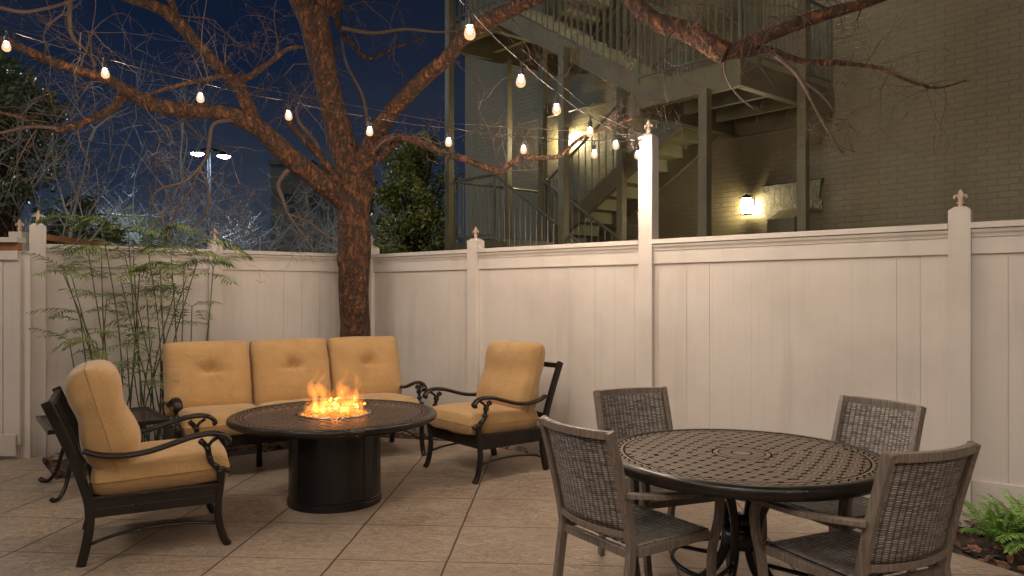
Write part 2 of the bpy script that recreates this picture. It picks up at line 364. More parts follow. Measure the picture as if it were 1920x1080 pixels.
# ================================================================== SETTING
def ground():
    tag(MB().add([(-150, -60, -.06), (150, -60, -.06), (150, 200, -.06), (-150, 200, -.06)], [(0, 1, 2, 3)]).build('ground', MT['ground']), kind='structure')
    poly = [(-7, -3), (5, -3), (4.6, 0.4), (2.58, 3.65), (2.38, 4.05), (.55, 6.15), (-.45, 7.0), (-1.35, 7.25), (-3.49, 5.55), (-4.02, 6.2), (-4.3, 6.7), (-7, 6.9)]
    n = len(poly)
    m = MB().add([(x, y, 0) for x, y in poly] + [(x, y, -.055) for x, y in poly], [tuple(range(n))] + [((i + 1) % n, i, i + n, (i + 1) % n + n) for i in range(n)])
    tag(m.build('patio', MT['patio']), kind='structure')
    rng = random.Random(5); m = MB()
    def inside(x, y):
        c = False
        for i in range(n):
            x1, y1 = poly[i]; x2, y2 = poly[i - 1]
            if (y1 > y) != (y2 > y) and x < (x2 - x1) * (y - y1) / (y2 - y1) + x1: c = not c
        return c
    k = 0
    while k < 11000:
        if rng.random() < .6: x = rng.uniform(-4.2, .9); y = rng.uniform(5.5, 8.1)
        else: x = rng.uniform(.5, 3.6); y = rng.uniform(3.0, 6.6)
        k += 1
        if inside(x, y): continue
        sz = rng.uniform(.010, .034) * (1.3 if x > .8 else 1); a = rng.uniform(0, 6.28); ti = Matrix.Rotation(rng.uniform(-.7, .7), 3, 'X') @ Matrix.Rotation(rng.uniform(-.7, .7), 3, 'Y')
        M3 = Matrix.Rotation(a, 3, 'Z') @ ti
        c = Vector((x, y, rng.uniform(-.045, .012)))
        q = [M3 @ Vector(p) + c for p in ((-sz, -sz * .4, 0), (0, -sz * .55, .004), (sz, 0, 0), (0, sz * .5, .004), (-sz, sz * .3, -.003))]
        m.add(q, [(0, 1, 2, 3, 4)])
    tag(m.build('mulch', MT['mulch']), 'brown bark mulch filling the beds along the fence', 'mulch', kind='stuff')
ground()

# ================================================================== FENCE
def on_line(p0, p1, px):
    k = (px - CX) / F; dx = p1[0] - p0[0]; dy = p1[1] - p0[1]
    t = (k * p0[1] - p0[0]) / (dx - k * dy); return t * math.hypot(dx, dy)
CORNER = (-1.565, 8.09)
def finial(parent, x, z, s=.86):
    m = MB(); M = Matrix.Translation((x, 0, z)) @ Matrix.Scale(s, 4)
    m.prism([(0, .135), (.006, .125), (.017, .105), (.018, .09), (.010, .074), (-.010, .074), (-.018, .09), (-.017, .105), (-.006, .125)], .018, M)
    m.prism([(-.010, .079), (.010, .079), (.012, .05), (-.012, .05)], .0195, M)
    for sg in (-1, 1):
        pts = [M @ Vector((sg * a, 0, b)) for a, b in ((.006, .055), (.012, .075), (.024, .088), (.036, .086), (.040, .074), (.034, .066))]
        m.tube(pts, [.006 * s, .008 * s, .009 * s, .009 * s, .008 * s, .007 * s], n=8)
        m.tube([M @ Vector((sg * .006, 0, .036)), M @ Vector((sg * .02, 0, .030)), M @ Vector((sg * .026, 0, .037))], [.005 * s, .006 * s, .004 * s], n=6)
    m.box(-.017, .017, -.012, .012, .044, .052, M)
    m.lathe([(.016, -.004), (.019, .0), (.014, .012), (.017, .026), (.013, .044), (.0, .046)], 12, M)
    return m.build('finial', MT['finial'], parent, smooth=False)
def post(parent, x, h=1.95, w=.125, label=None):
    m = MB(); a = w / 2; m.box(x - a, x + a, -a, a, -.055, h - .012)
    c = [(x - a, -a, h - .012), (x + a, -a, h - .012), (x + a, a, h - .012), (x - a, a, h - .012)]; b_ = .032
    m.hexa([Vector(p) for p in c] + [Vector(p) for p in ((x - b_, -b_, h + .012), (x + b_, -b_, h + .012), (x + b_, b_, h + .012), (x - b_, b_, h + .012))])
    o = m.build('post', MT['fence'], parent, bevel=.004)
    if label: o['label'] = label
    finial(o, x, h + .012); return o
def panel(parent, x0, x1, seed, H=1.87):
    rng = random.Random(seed)
    bd = MB(); x = x0
    while x < x1 - .01:
        w = rng.choice([.09, .14, .14, .19, .19, .28]); xe = min(x + w, x1); 
        if x1 - xe < .05: xe = x1
        g = rng.choice([.0002, .0002, .0003, .0005, .0012, .003])
        dy = rng.uniform(-.0006, .0006)
        bd.box(x + g / 2, xe - g / 2, -.012 + dy, .012 + dy, .10, H - .19); x = xe
    bd.box(x0, x1, .014, .022, .10, H - .19)
    bd.build('board_panel', MT['fence'], parent, bevel=.0005)
    MB().box(x0, x1, -.034, .03, -.055, .245).build('baseboard', MT['fence'], parent, bevel=.003)
    r = MB(); r.box(x0, x1, -.032, .032, H - .198, H - .092)
    r.box(x0, x1, -.040, .036, H - .092, H - .084)
    r.build('top_rail', MT['fence'], parent, bevel=.003)
    # moulded cap: ogee then flat board
    prof = [(-.038, H - .084), (-.042, H - .072), (-.052, H - .062), (-.056, H - .050), (-.056, H - .042), (.05, H - .042), (.05, H - .084)]
    m = MB(); n = len(prof)
    m.add([(x0, y, z) for y, z in prof] + [(x1, y, z) for y, z in prof], [tuple(range(n)), tuple(range(2 * n - 1, n - 1, -1))] + [((i + 1) % n, i, i + n, (i + 1) % n + n) for i in range(n)])
    m.box(x0, x1, -.070, .07, H - .038, H)
    m.build('cap_moulding', MT['fence'], parent, bevel=.003, recalc=True)
def fence_run(p0, p1, posts, ends, label):
    ang = math.atan2(p1[1] - p0[1], p1[0] - p0[0])
    t = thing('privacy_fence', label, 'fence', (p0[0], p0[1], 0), ang, 'white privacy fences round the patio')
    xs = []
    for px, h, lb in posts:
        x = px if isinstance(px, float) else on_line(p0, p1, px)
        post(t, x, h, label=lb); xs.append(x)
    e = [ends[0]] + xs + [ends[1]] if ends[0] is not None else xs + [ends[1]]
    for i in range(len(e) - 1):
        a = e[i] + (.0625 if e[i] in xs else 0); b_ = e[i + 1] - (.0625 if e[i + 1] in xs else 0)
        if b_ - a > .1: panel(t, a, b_, i * 7 + len(posts), 1.87)
    return t
L0 = (-4.22, 6.42)
Llen = math.hypot(CORNER[0] - L0[0], CORNER[1] - L0[1])
fence_run(L0, CORNER, [(0.02, 2.04, None), (403, 1.96, None)], (None, Llen - .07), 'white board fence run behind the palm and the sofa, ending at the tree')
RD = ((2.871 - CORNER[0]), (4.649 - CORNER[1])); rl = math.hypot(*RD)
R1 = (CORNER[0] + RD[0] / rl * 8, CORNER[1] + RD[1] / rl * 8)
fence_run(CORNER, R1, [(0.0, 1.955, None), (892, 1.965, None), (1216, 2.735, 'much taller fence post that carries the ends of the light strings'), (1801, 1.965, None)], (None, 8.0), 'long white board fence run behind the armchair and the dining table')
def gate():
    t = thing('garden_gate', 'white board gate at the far left with a bare wood beam on top', 'gate', (-5.245, 6.28, 0), 0)
    m = MB(); x = -.95
    while x < .94:
        m.box(x + .004, x + .146, -.02, .008, .12, 1.72); x += .15
    m.box(-.95, .98, .009, .016, .0, 1.80); m.box(.94, 1.06, .02, .03, 0, 1.80)
    m.build('board_panel', MT['fence'], t, bevel=.002)
    MB().box(-.95, .975, -.042, -.0205, .03, .215).build('bottom_rail', MT['fence'], t, bevel=.003)
    MB().box(-.95, .985, -.042, -.0205, 1.72, 1.80).build('top_rail', MT['fence'], t, bevel=.003)
    MB().box(-.95, .985, -.03, .03, 1.803, 1.868).build('wood_beam', MT['raw_wood'], t, bevel=.003)
    MB().box(-.97, 1.0, -.065, .06, 1.870, 1.913).build('cap', MT['fence'], t, bevel=.003)
    MB().box(-.95, .98, -.0, .03, .0, .115).build('kick_board', MT['fence'], t)
    o = MB().box(.78, .90, .15, .27, 0, 1.98).build('post', MT['fence'], t, bevel=.004)
    f = finial(o, .84, 1.98); f.location = (0, .21, 0)
gate()
def arbour():
    t = thing('wooden_arbour', 'low brown wood beam on posts beyond the left fence', 'arbour', (0, 0, 0))
    a = W(40, 440, 8.2); b_ = W(235, 466, 9.4)
    m = MB(); m.tube([a, b_], .035, .07, n=4, square=True, ref=(0, 0, 1)); m.build('beam', MT['raw_wood'], t)
    for p in (a, b_):
        MB().box(p.x - .05, p.x + .05, p.y - .05, p.y + .05, -.06, p.z - .05).build('post', MT['raw_wood'], t)
arbour()

# ================================================================== BUILDING AND STAIRS (skewed grid s along the wall, v across it)
def S(s, v, z): return Vector((2.559 - .676 * s + .788 * v, 8.13 + .737 * s + .616 * v, z))
def sbox(m, s0, s1, v0, v1, z0, z1):
    return m.hexa([S(s0, v0, z0), S(s1, v0, z0), S(s1, v1, z0), S(s0, v1, z0), S(s0, v0, z1), S(s1, v0, z1), S(s1, v1, z1), S(s0, v1, z1)])
def wall_s(px):
    k = (px - CX) / F; return (4.198 - k * 9.411) / (.676 + k * .737)
def wall_z(px, py):
    p = S(wall_s(px), 2.08, 0); return CH + (HY - py) / F * p.y
VW = 2.08
def building():
    t = thing('brick_building', 'large olive painted brick building behind the right fence', 'building', S(0, VW, 0))
    T = Matrix.Translation(-S(0, VW, 0))
    def wallq(m, a, b_, z0, z1, u0=0):
        L = (b_ - a).length; p = [Vector((a.x, a.y, z0)), Vector((b_.x, b_.y, z0)), Vector((b_.x, b_.y, z1)), Vector((a.x, a.y, z1))]
        m.add([T @ q for q in p], [(0, 1, 2, 3)], [[(u0, z0), (u0 + L, z0), (u0 + L, z1), (u0, z1)]])
    m = MB(); a = S(7.65, VW, 0); b_ = S(-9, VW, 0); c = S(-9, 9, 0); d = S(7.65, 9, 0)
    wallq(m, a, b_, -.06, 12); wallq(m, b_, c, -.06, 12, 3); wallq(m, c, d, -.06, 12, 5); wallq(m, d, a, -.06, 12, 1)
    m.add([T @ Vector((q.x, q.y, 12)) for q in (a, b_, c, d)], [(0, 1, 2, 3)], [[(0, 0), (3, 0), (3, 3), (0, 3)]])
    m.build('wall', MT['brick'], t)
    # sloping hood, plaster patch, box vent below it
    s0, s1 = wall_s(1432), wall_s(1546); zt = wall_z(1490, 343); zb = wall_z(1490, 377)
    m = MB(); e = .07
    m.hexa([T @ S(s0 - .03, VW - .02, zb - .02), T @ S(s1 + .06, VW - .02, zb - .02), T @ S(s1 + .06, VW + .01, zb), T @ S(s0 - .03, VW + .01, zb),
            T @ S(s0, VW - e, zt), T @ S(s1, VW - e, zt), T @ S(s1, VW + .01, zt + .03), T @ S(s0, VW + .01, zt + .03)])
    m.build('sloping_hood', MT['plaster'], t, bevel=.01)
    rng = random.Random(3); top = []; bot = []
    N = 22
    for i in range(N + 1):
        px = 1434 + (1543 - 1434) * i / N
        s_ = wall_s(px); yb = 405 - 8 * i / N + rng.uniform(-2.5, 2.5)
        top.append((s_, wall_z(px, 371))); bot.append((s_, wall_z(px, yb)))
    q = bot + top[::-1]; n = len(q); m = MB()
    m.add([T @ S(s_, VW - .018, z) for s_, z in q] + [T @ S(s_, VW + .005, z) for s_, z in q], [tuple(range(n)), tuple(range(2 * n - 1, n - 1, -1))] + [((i + 1) % n, i, i + n, (i + 1) % n + n) for i in range(n)])
    m.build('plaster_patch', MT['plaster'], t, recalc=True)
    s0, s1 = wall_s(1465), wall_s(1516); z1 = wall_z(1465, 415)
    m = MB()
    for q in (((s0, VW - .35), (s1, VW - .35)),):
        m.hexa([T @ S(s0, VW - .35, .2), T @ S(s1, VW - .35, .2), T @ S(s1, VW - .002, .2), T @ S(s0, VW - .002, .2),
                T @ S(s0, VW - .35, z1), T @ S(s1, VW - .35, z1), T @ S(s1, VW - .002, z1 + .16), T @ S(s0, VW - .002, z1 + .16)])
    m.build('metal_vent_box', MT['steel'], t, bevel=.008)
    m = MB(); sbox(m, 1.02, 1.2, VW - .14, VW - .003, 4.09, 7.6)  # narrow steel box standing upright on the wall above the landing
    m.v = [tuple(T @ Vector(p)) for p in m.v]; m.build('wall_upright', MT['steel'], t, bevel=.02)
building()
def stairs():
    t = thing('external_staircase', 'olive steel fire stair with landings climbing the brick wall', 'staircase', S(0, 0, 0))
    o0 = S(0, 0, 0)
    def fin(m, name, mat='steel', bevel=.004, smooth=False, label=None):
        m.v = [tuple(Vector(p) - o0) for p in m.v]; o = m.build(name, MT[mat], t, bevel=bevel, smooth=smooth)
        if label: o['label'] = label
        return o
    def flight(s0, z0, s1, z1, v0, v1, n=10):
        run = (s1 - s0) / n; rise = (z1 - z0) / n
        for i in range(n):
            a = s0 + run * i; z = z0 + rise * (i + 1); m = MB()
            sbox(m, min(a, a + run * 1.04), max(a, a + run * 1.04), v0 + .03, v1 - .03, z - .035, z)
            e = .012 if run > 0 else -.012
            sbox(m, min(a, a + e), max(a, a + e), v0 + .03, v1 - .03, z - rise, z - .036)
            fin(m, 'tread', 'step', bevel=0)
        for v in (v0, v1 - .025):
            m = MB(); d = .10; ex = .0
            A = (s0 - run * ex, z0 + rise * .5 + .06); B = (s1, z1 + .06); dep = .30
            m.hexa([S(A[0], v, A[1] - dep), S(B[0], v, B[1] - dep), S(B[0], v + .025, B[1] - dep), S(A[0], v + .025, A[1] - dep), S(A[0], v, A[1]), S(B[0], v, B[1]), S(B[0], v + .025, B[1]), S(A[0], v + .025, A[1])])
            vv = v + .025 if v == v0 else v - .05
            m.hexa([S(A[0], vv, A[1] - dep), S(B[0], vv, B[1] - dep), S(B[0], vv + .05, B[1] - dep), S(A[0], vv + .05, A[1] - dep), S(A[0], vv, A[1] - dep + .012), S(B[0], vv, B[1] - dep + .012), S(B[0], vv + .05, B[1] - dep + .012), S(A[0], vv + .05, A[1] - dep + .012)])
            fin(m, 'stringer')
    def platform(s0, s1, v0, v1, z, dep=.305):
        m = MB(); sbox(m, s0 + .02, s1 - .02, v0 + .02, v1 - .02, z - .03, z - .006); fin(m, 'deck', bevel=0)
        for (a, b_, c, d, e) in ((s0, s1, v0, v0 + .018, 'v'), (s0, s0 + .018, v0 + .02, v1, 's'), (s1 - .018, s1, v0 + .02, v1, 's2')):
            m = MB(); dd = dep + (.09 if e == 's2' else 0)
            sbox(m, a, b_, c, d, z - dd, z)
            if e == 'v': sbox(m, a + .02, b_ - .02, d + .001, d + .09, z - dep, z - dep + .012)
            if e == 's': sbox(m, b_ + .001, b_ + .09, c + .1, d - .02, z - dep, z - dep + .012)
            if e == 's2': sbox(m, a - .08, a - .001, c + .1, d - .02, z - dd, z - dd + .012)
            fin(m, 'fascia', bevel=.003)
        m = MB(); sbox(m, s0 + .03, s1 - .03, v1 - .05, v1 - .01, z - dep - .09, z - .035); fin(m, 'ledger')
        for v in (v0 + (v1 - v0) * .36, v0 + (v1 - v0) * .7):
            m = MB(); sbox(m, s0 + .12, s1 - .12, v, v + .012, z - dep + .03, z - .035); sbox(m, s0 + .12, s1 - .12, v + .013, v + .07, z - dep + .03, z - dep + .042); fin(m, 'joist', bevel=0)
    def railing(pts, h=1.02, sp=.115, low=.10, post_at=()):
        m = MB(); m.tube([S(a, b_, z + h) for a, b_, z in pts], .022, n=8); m.tube([S(a, b_, z + low) for a, b_, z in pts], .016, n=6)
        for i in range(len(pts) - 1):
            A = S(*pts[i]); B = S(*pts[i + 1]); L = math.hypot(B.x - A.x, B.y - A.y); n = max(2, round(L / sp))
            for k in range(n + (1 if i == len(pts) - 2 else 0)):
                p = A.lerp(B, k / n); r = .020 if k == 0 or k == n else .0095
                m.tube([p + Vector((0, 0, low if r < .015 else -.02)), p + Vector((0, 0, h))], r, n=6 if r < .015 else 8, cap=False)
        fin(m, 'railing', 'rail', bevel=0)
    G = 1.43; Tp = 4.2
    platform(0, G, 0, 2.05, 4.085); platform(0, G, 0, 2.05, .475, .3); platform(0, G, 0, 2.05, 7.7)
    platform(Tp, 5.25, 0, 2.05, 2.28, .12); platform(Tp, 5.25, 0, 2.05, 5.89, .35)
    flight(G, .475, Tp, 2.28, .0, 1.0); flight(Tp, 2.28, G, 4.085, 1.06, 2.03); flight(G, 4.085, Tp, 5.89, 0, 1.0); flight(Tp, 5.89, G, 7.7, 1.06, 2.03)
    for zb in (2.28, 5.89):
        railing([(Tp, .015, zb), (5.2, .015, zb), (5.2, 2.0, zb)], h=1.02)
        railing([(G, .012, zb - 1.805), (Tp, .012, zb)]); railing([(G, .99, zb - 1.805), (Tp, .99, zb)], sp=.13)
        railing([(Tp, 1.09, zb), (G, 1.09, zb + 1.805)], sp=.14)
        railing([(Tp - .05, .99, zb), (Tp - .05, 1.09, zb)], sp=.3)
    for zb in (4.085,):
        railing([(G, .02, zb), (.02, .02, zb), (.02, 2.0, zb)], sp=.10)
    w = .11
    for s_, v_, z0, z1 in ((.40, -.075, -.06, 3.80), (-.075, 1.17, -.06, 8.4), (2.645, -.075, -.06, 4.85), (5.22, -.075, -.06, 10), (5.1, 1.03, -.06, 5.5), (4.24, 1.03, -.06, 5.5), (2.6, 1.03, -.06, 5.0)):
        m = MB(); p = S(s_, v_, 0); M = Matrix.Translation((p.x, p.y, 0)) @ Matrix.Rotation(R(42.5), 4, 'Z')
        m.box(-w / 2, w / 2, -w / 2, w / 2, z0, z1, M); fin(m, 'post', bevel=.006)
    m = MB(); sbox(m, 3.0, 4.9, 1.06, 1.12, 4.35, 4.56); fin(m, 'cross_beam')
stairs()
def sconce(s_, z, label, glow='sconce_glow'):
    p = S(s_, VW, z); t = thing('wall_lantern', label, 'wall lamp', p, R(42.5 + 180 - 90 + 0), 'lanterns on the brick wall')
    t.rotation_euler = (0, 0, math.atan2(-.737, .676))   # local x runs along the wall, local -y out of it
    # local frame: y points into the wall
    m = MB(); m.box(-.05, .05, -.02, 0, -.02, .10); m.build('backplate', MT['black'], t, bevel=.004)
    m = MB(); m.tube([(0, -.01, .06), (0, -.08, .13), (0, -.14, .12)], .008, n=6); m.build('bracket', MT['black'], t, smooth=True)
    m = MB(); m.lathe([(.095, .085), (.10, .092), (.05, .125), (.02, .14), (0, .15)], 20, Matrix.Translation((0, -.14, 0))); m.build('cap', MT['black'], t, smooth=False)
    m = MB(); m.lathe([(.001, -.12), (.066, -.12), (.07, -.1), (.07, .06), (.06, .083), (.001, .084)], 20, Matrix.Translation((0, -.14, 0))); m.build('glass_shade', MT[glow], t, smooth=True)
    m = MB(); m.lathe([(.001, -.15), (.085, -.145), (.085, -.130), (.03, -.1215), (.001, -.1215)], 20, Matrix.Translation((0, -.14, 0)))
    for k in range(4):
        a = k * math.pi / 2 + .6; m.tube([(.078 * math.cos(a), -.14 + .078 * math.sin(a), -.14), (.078 * math.cos(a), -.14 + .078 * math.sin(a), .09)], .004, n=4)
    m.ring([(.074, .045), (.08, .045), (.08, .05), (.074, .05)], 20, Matrix.Translation((0, -.14, 0)))
    m.build('cage', MT['black'], t)
sconce(wall_s(1403) - .05, wall_z(1403, 386), 'glowing black wall lantern low on the brick wall between the stair posts')
sconce(4.70, 4.20, 'glowing wall lantern behind the stair, seen beside a steel post', 'bright_sconce')
def ceiling_lamp(s_, v_, z, label):
    t = thing('ceiling_lamp', label, 'ceiling lamp', S(s_, v_, z))
    MB().lathe([(.001, 0), (.16, 0), (.16, -.03), (.13, -.04), (.001, -.04)], 20).build('housing', MT['black'], t)
    MB().lathe([(.001, -.13), (.07, -.12), (.12, -.08), (.13, -.041), (.001, -.0405)], 20).build('lens', MT['ceiling_glow'], t, smooth=True)
ceiling_lamp(.75, 1.8, 7.35, 'round lamp under the topmost stair landing, lighting the wall below it')

# ================================================================== TREES
def limb_pts(raw, k=5):
    q = [tuple(W(px, py, Z)) + (wpx / 2 * Z / F,) for px, py, Z, wpx in raw]
    c = crom(q, k); return [Vector(a[:3]) for a in c], [max(a[3], .003) for a in c]
def grow(m, p, d, L, r, depth, rng, droop=.25, wander=.5, up=0.0):
    n = 5 if depth else 4; pts = [p.copy()]; rs = [r]; d = d.normalized(); cur = p.copy()
    for i in range(n):
        d = (d + Vector((rng.gauss(0, 1), rng.gauss(0, 1), rng.gauss(0, 1))) * wander * .45 + Vector((0, 0, up - droop * (i / n)))).normalized()
        cur = cur + d * (L / n); pts.append(cur.copy()); rs.append(r * (1 - .8 * (i + 1) / n))
    m.tube(pts, rs, n=5 if r > .012 else 3, cap=False)
    if depth:
        for k in range(rng.randint(3, 5)):
            i = rng.randint(1, n); dd = (pts[i] - pts[i - 1]).normalized(); side = Vector((rng.gauss(0, 1), rng.gauss(0, 1), rng.gauss(0, 1))).normalized()
            grow(m, pts[i], (dd * .7 + side * .8), L * rng.uniform(.4, .7), max(r * .5, .0014), depth - 1, rng, droop, wander, up)
def big_tree():
    base = W(665, 557, 7.55); base.z = -.05
    t = thing('courtyard_tree', 'big bare mottled orange brown tree rising behind the sofa', 'tree', base)
    T = -base; rng = random.Random(11)
    trunk = [(667, 830, 7.5, 74), (666, 760, 7.52, 62), (665, 640, 7.55, 56), (664, 540, 7.55, 58), (664, 470, 7.55, 62), (662, 420, 7.55, 62), (663, 370, 7.55, 66), (665, 335, 7.55, 74), (662, 310, 7.55, 72)]
    limbs = [
        [(662, 345, 7.52, 60), (650, 300, 7.5, 56), (636, 250, 7.5, 50), (622, 190, 7.45, 47), (604, 110, 7.4, 50), (590, 50, 7.4, 56), (586, 20, 7.4, 58)],
        [(590, 45, 7.4, 50), (570, 5, 7.4, 46), (545, -40, 7.3, 40), (500, -110, 7.2, 34)],
        [(590, 40, 7.4, 44), (612, 8, 7.45, 34), (650, -25, 7.5, 30), (700, -80, 7.6, 24)],
        [(672, 400, 7.55, 44), (640, 372, 7.45, 42), (600, 340, 7.3, 40), (540, 292, 7.1, 38), (490, 244, 6.95, 35), (440, 218, 6.8, 31), (390, 209, 6.7, 27), (330, 205, 6.6, 29), (270, 190, 6.5, 26), (210, 152, 6.4, 20), (150, 133, 6.3, 18), (90, 112, 6.2, 17), (40, 90, 6.1, 16), (-30, 60, 6.0, 13)],
        [(668, 330, 7.5, 44), (688, 290, 7.4, 40), (712, 240, 7.3, 32), (742, 200, 7.15, 29), (790, 152, 6.95, 28), (838, 108, 6.75, 27), (866, 74, 6.6, 27), (910, 42, 6.4, 30), (965, 14, 6.2, 28), (1030, -15, 6.0, 27), (1110, -38, 5.7, 28), (1165, -20, 5.5, 30), (1225, 38, 5.3, 33), (1290, 60, 5.2, 36), (1345, 92, 5.1, 42), (1362, 100, 5.08, 38)],
        [(690, 296, 7.4, 22), (715, 268, 7.2, 17), (748, 257, 7.0, 14), (790, 268, 6.9, 13), (830, 287, 6.8, 14), (870, 298, 6.7, 13), (905, 312, 6.6, 12), (940, 322, 6.5, 13), (952, 312, 6.45, 11), (975, 298, 6.4, 10), (1020, 296, 6.3, 9), (1052, 291, 6.3, 8), (1085, 262, 6.2, 7), (1140, 238, 6.1, 5), (1200, 218, 6.0, 4)],
        [(712, 300, 7.3, 17), (735, 275, 7.2, 14), (757, 258, 7.1, 12)],
        [(490, 246, 6.95, 24), (468, 205, 6.9, 24), (448, 165, 6.85, 25), (415, 130, 6.8, 23), (370, 82, 6.75, 21), (330, 38, 6.7, 25), (300, 16, 6.65, 22), (240, -4, 6.6, 18), (170, -30, 6.5, 14)],
        [(352, 58, 6.7, 14), (385, 98, 6.8, 13), (425, 150, 6.9, 12), (448, 172, 6.9, 12)],
        [(330, 36, 6.7, 14), (322, 5, 6.6, 12), (300, -30, 6.5, 10)],
        [(300, 200, 6.55, 15), (240, 178, 6.5, 17), (205, 208, 6.4, 15), (150, 233, 6.3, 13), (118, 243, 6.2, 13), (85, 243, 6.2, 10), (40, 222, 6.1, 7), (-5, 210, 6.0, 6)],
        [(118, 243, 6.2, 8), (60, 238, 6.1, 7), (0, 250, 6.0, 6)],
        [(440, 150, 6.85, 14), (470, 142, 6.8, 12), (505, 118, 6.8, 10), (540, 92, 6.8, 8), (568, 88, 6.8, 6)],
        [(470, 232, 6.9, 12), (430, 150, 6.5, 9), (380, 150, 6.3, 8), (300, 170, 6.2, 7), (260, 185, 6.2, 6)],
        [(640, 350, 7.4, 16), (605, 300, 7.3, 13), (570, 262, 7.2, 12), (545, 232, 7.1, 10), (535, 200, 7.0, 7)],
        [(600, 295, 7.3, 10), (590, 265, 7.3, 9), (560, 228, 7.3, 7), (556, 200, 7.2, 5)],
        [(1350, 98, 5.1, 36), (1385, 92, 5.08, 30), (1430, 70, 5.05, 26), (1480, 50, 5.0, 24), (1530, 32, 4.95, 24), (1590, 16, 4.9, 20), (1660, -6, 4.85, 16), (1760, -50, 4.8, 12)],
        [(1362, 102, 5.1, 18), (1400, 101, 5.1, 15), (1440, 93, 5.1, 14), (1480, 108, 5.08, 13), (1515, 117, 5.05, 11), (1565, 118, 5.0, 11), (1610, 122, 5.0, 8), (1650, 128, 4.95, 7), (1700, 150, 4.9, 6), (1755, 165, 4.9, 4), (1812, 150, 4.85, 2.5)],
        [(1455, 104, 5.08, 9), (1490, 135, 5.05, 8), (1515, 175, 5.0, 7), (1535, 215, 5.0, 5), (1555, 250, 4.95, 4), (1580, 288, 4.95, 2.5)],
        [(1358, 104, 5.1, 5), (1360, 140, 5.1, 4), (1380, 175, 5.05, 4), (1416, 206, 5.0, 2.5)],
        [(1498, 146, 5.05, 5), (1540, 178, 5.0, 4), (1564, 208, 4.98, 3)],
        [(640, -20, 7.4, 20), (630, 30, 7.6, 12), (650, 70, 7.8, 8), (690, 110, 7.9, 6), (740, 90, 8, 4), (800, 70, 8, 3)],
        [(640, 52, 7.5, 8), (700, 62, 7.6, 7), (760, 55, 7.7, 6), (820, 60, 7.7, 4), (860, 58, 7.7, 3)],
        [(690, 240, 7.3, 8), (680, 180, 7.4, 6), (650, 120, 7.5, 5), (640, 70, 7.6, 4)],
        [(445, 225, 6.8, 8), (402, 232, 6.6, 7), (392, 270, 6.5, 7), (385, 300, 6.5, 6), (350, 338, 6.45, 5), (300, 355, 6.4, 4.5), (286, 378, 6.4, 4), (305, 410, 6.4, 3.5), (310, 450, 6.4, 2.5)],
        [(372, 315, 6.48, 5), (390, 350, 6.5, 4.5), (388, 395, 6.5, 4), (360, 425, 6.5, 3.5), (318, 420, 6.45, 3), (312, 455, 6.4, 2)],
        [(378, 310, 6.48, 4), (355, 360, 6.5, 4), (330, 395, 6.5, 3.5), (318, 430, 6.5, 3), (320, 455, 6.4, 2)],
        [(540, 318, 7.1, 9), (522, 345, 7.05, 8), (530, 372, 7.0, 7), (540, 400, 7.0, 6), (560, 430, 7.0, 5), (590, 470, 7.0, 3.5)],
        [(542, 402, 7.0, 5), (575, 415, 7.0, 4), (610, 440, 7.0, 3), (636, 455, 7.0, 2)],
        [(-10, 12, 6.0, 8), (40, 22, 6.0, 7), (85, 16, 6.1, 6), (128, 3, 6.2, 6), (170, -20, 6.3, 6)],
        [(132, 0, 6.2, 8), (131, 40, 6.2, 8), (138, 72, 6.25, 7), (165, 98, 6.3, 6), (180, 125, 6.35, 5)],
    ]
    m = MB(); p, r = limb_pts(trunk, 6); m.tube([a + T for a in p], r, n=20, jit=.07, seed=1, cap=False)
    # root flare, the knot and the burl at fence-top height
    b0 = W(667, 0, 7.5); 
    for k in range(7):
        a = k * .9 + .3; d = Vector((math.cos(a), math.sin(a), 0)); c0 = Vector((b0.x, 7.5, 0)) + T
        m.tube([c0 + d * .08 + Vector((0, 0, .35)), c0 + d * .17 + Vector((0, 0, .12)), c0 + d * .27 + Vector((0, 0, -.02))], [.07, .07, .045], n=8)
    kn = W(641, 487, 7.5) + T; m.tube([kn + Vector((.03, 0, .09)), kn + Vector((.0, -.03, .03)), kn + Vector((.005, -.03, -.05)), kn + Vector((.05, 0, -.12))], [.02, .055, .05, .02], n=9, jit=.1)
    m.build('trunk', MT['bark'], t, smooth=True)
    tw = MB()
    for i, L in enumerate(limbs):
        p, r = limb_pts(L, 6); mm = MB(); big = max(r) > .03
        mm.tube([a + T for a in p], r, n=14 if big else 7, jit=.09 if big else .03, seed=i)
        mm.build('limb' if big else 'branch', MT['bark'] if big else MT['twig'], t, smooth=True)
        # twigs
        ln = sum((p[k + 1] - p[k]).length for k in range(len(p) - 1))
        right = L[0][0] > 1300; cnt = int(ln * (3.1 if not right else 3.0)); st = .35 if i < 5 else .15
        for k in range(cnt):
            f = rng.uniform(st, 1); j = min(int(f * (len(p) - 1)), len(p) - 2); q = p[j]; d = (p[j + 1] - p[j]).normalized()
            side = Vector((rng.gauss(0, 1), rng.gauss(0, .8), rng.gauss(0, 1))).normalized()
            left = q.x < -1.6
            Lg = rng.uniform(.3, .95) * (1.25 if left else .8) * (.55 if right else 1); Lg *= 1 if i < 14 or i > 30 else .7; dz = .45 if left and rng.random() < .6 else .05
            grow(tw, q + T, d * .35 + side, Lg, min(max(r[j] * .3, .003), .009) * (1 if left else .75), 2, rng, dz, .75)
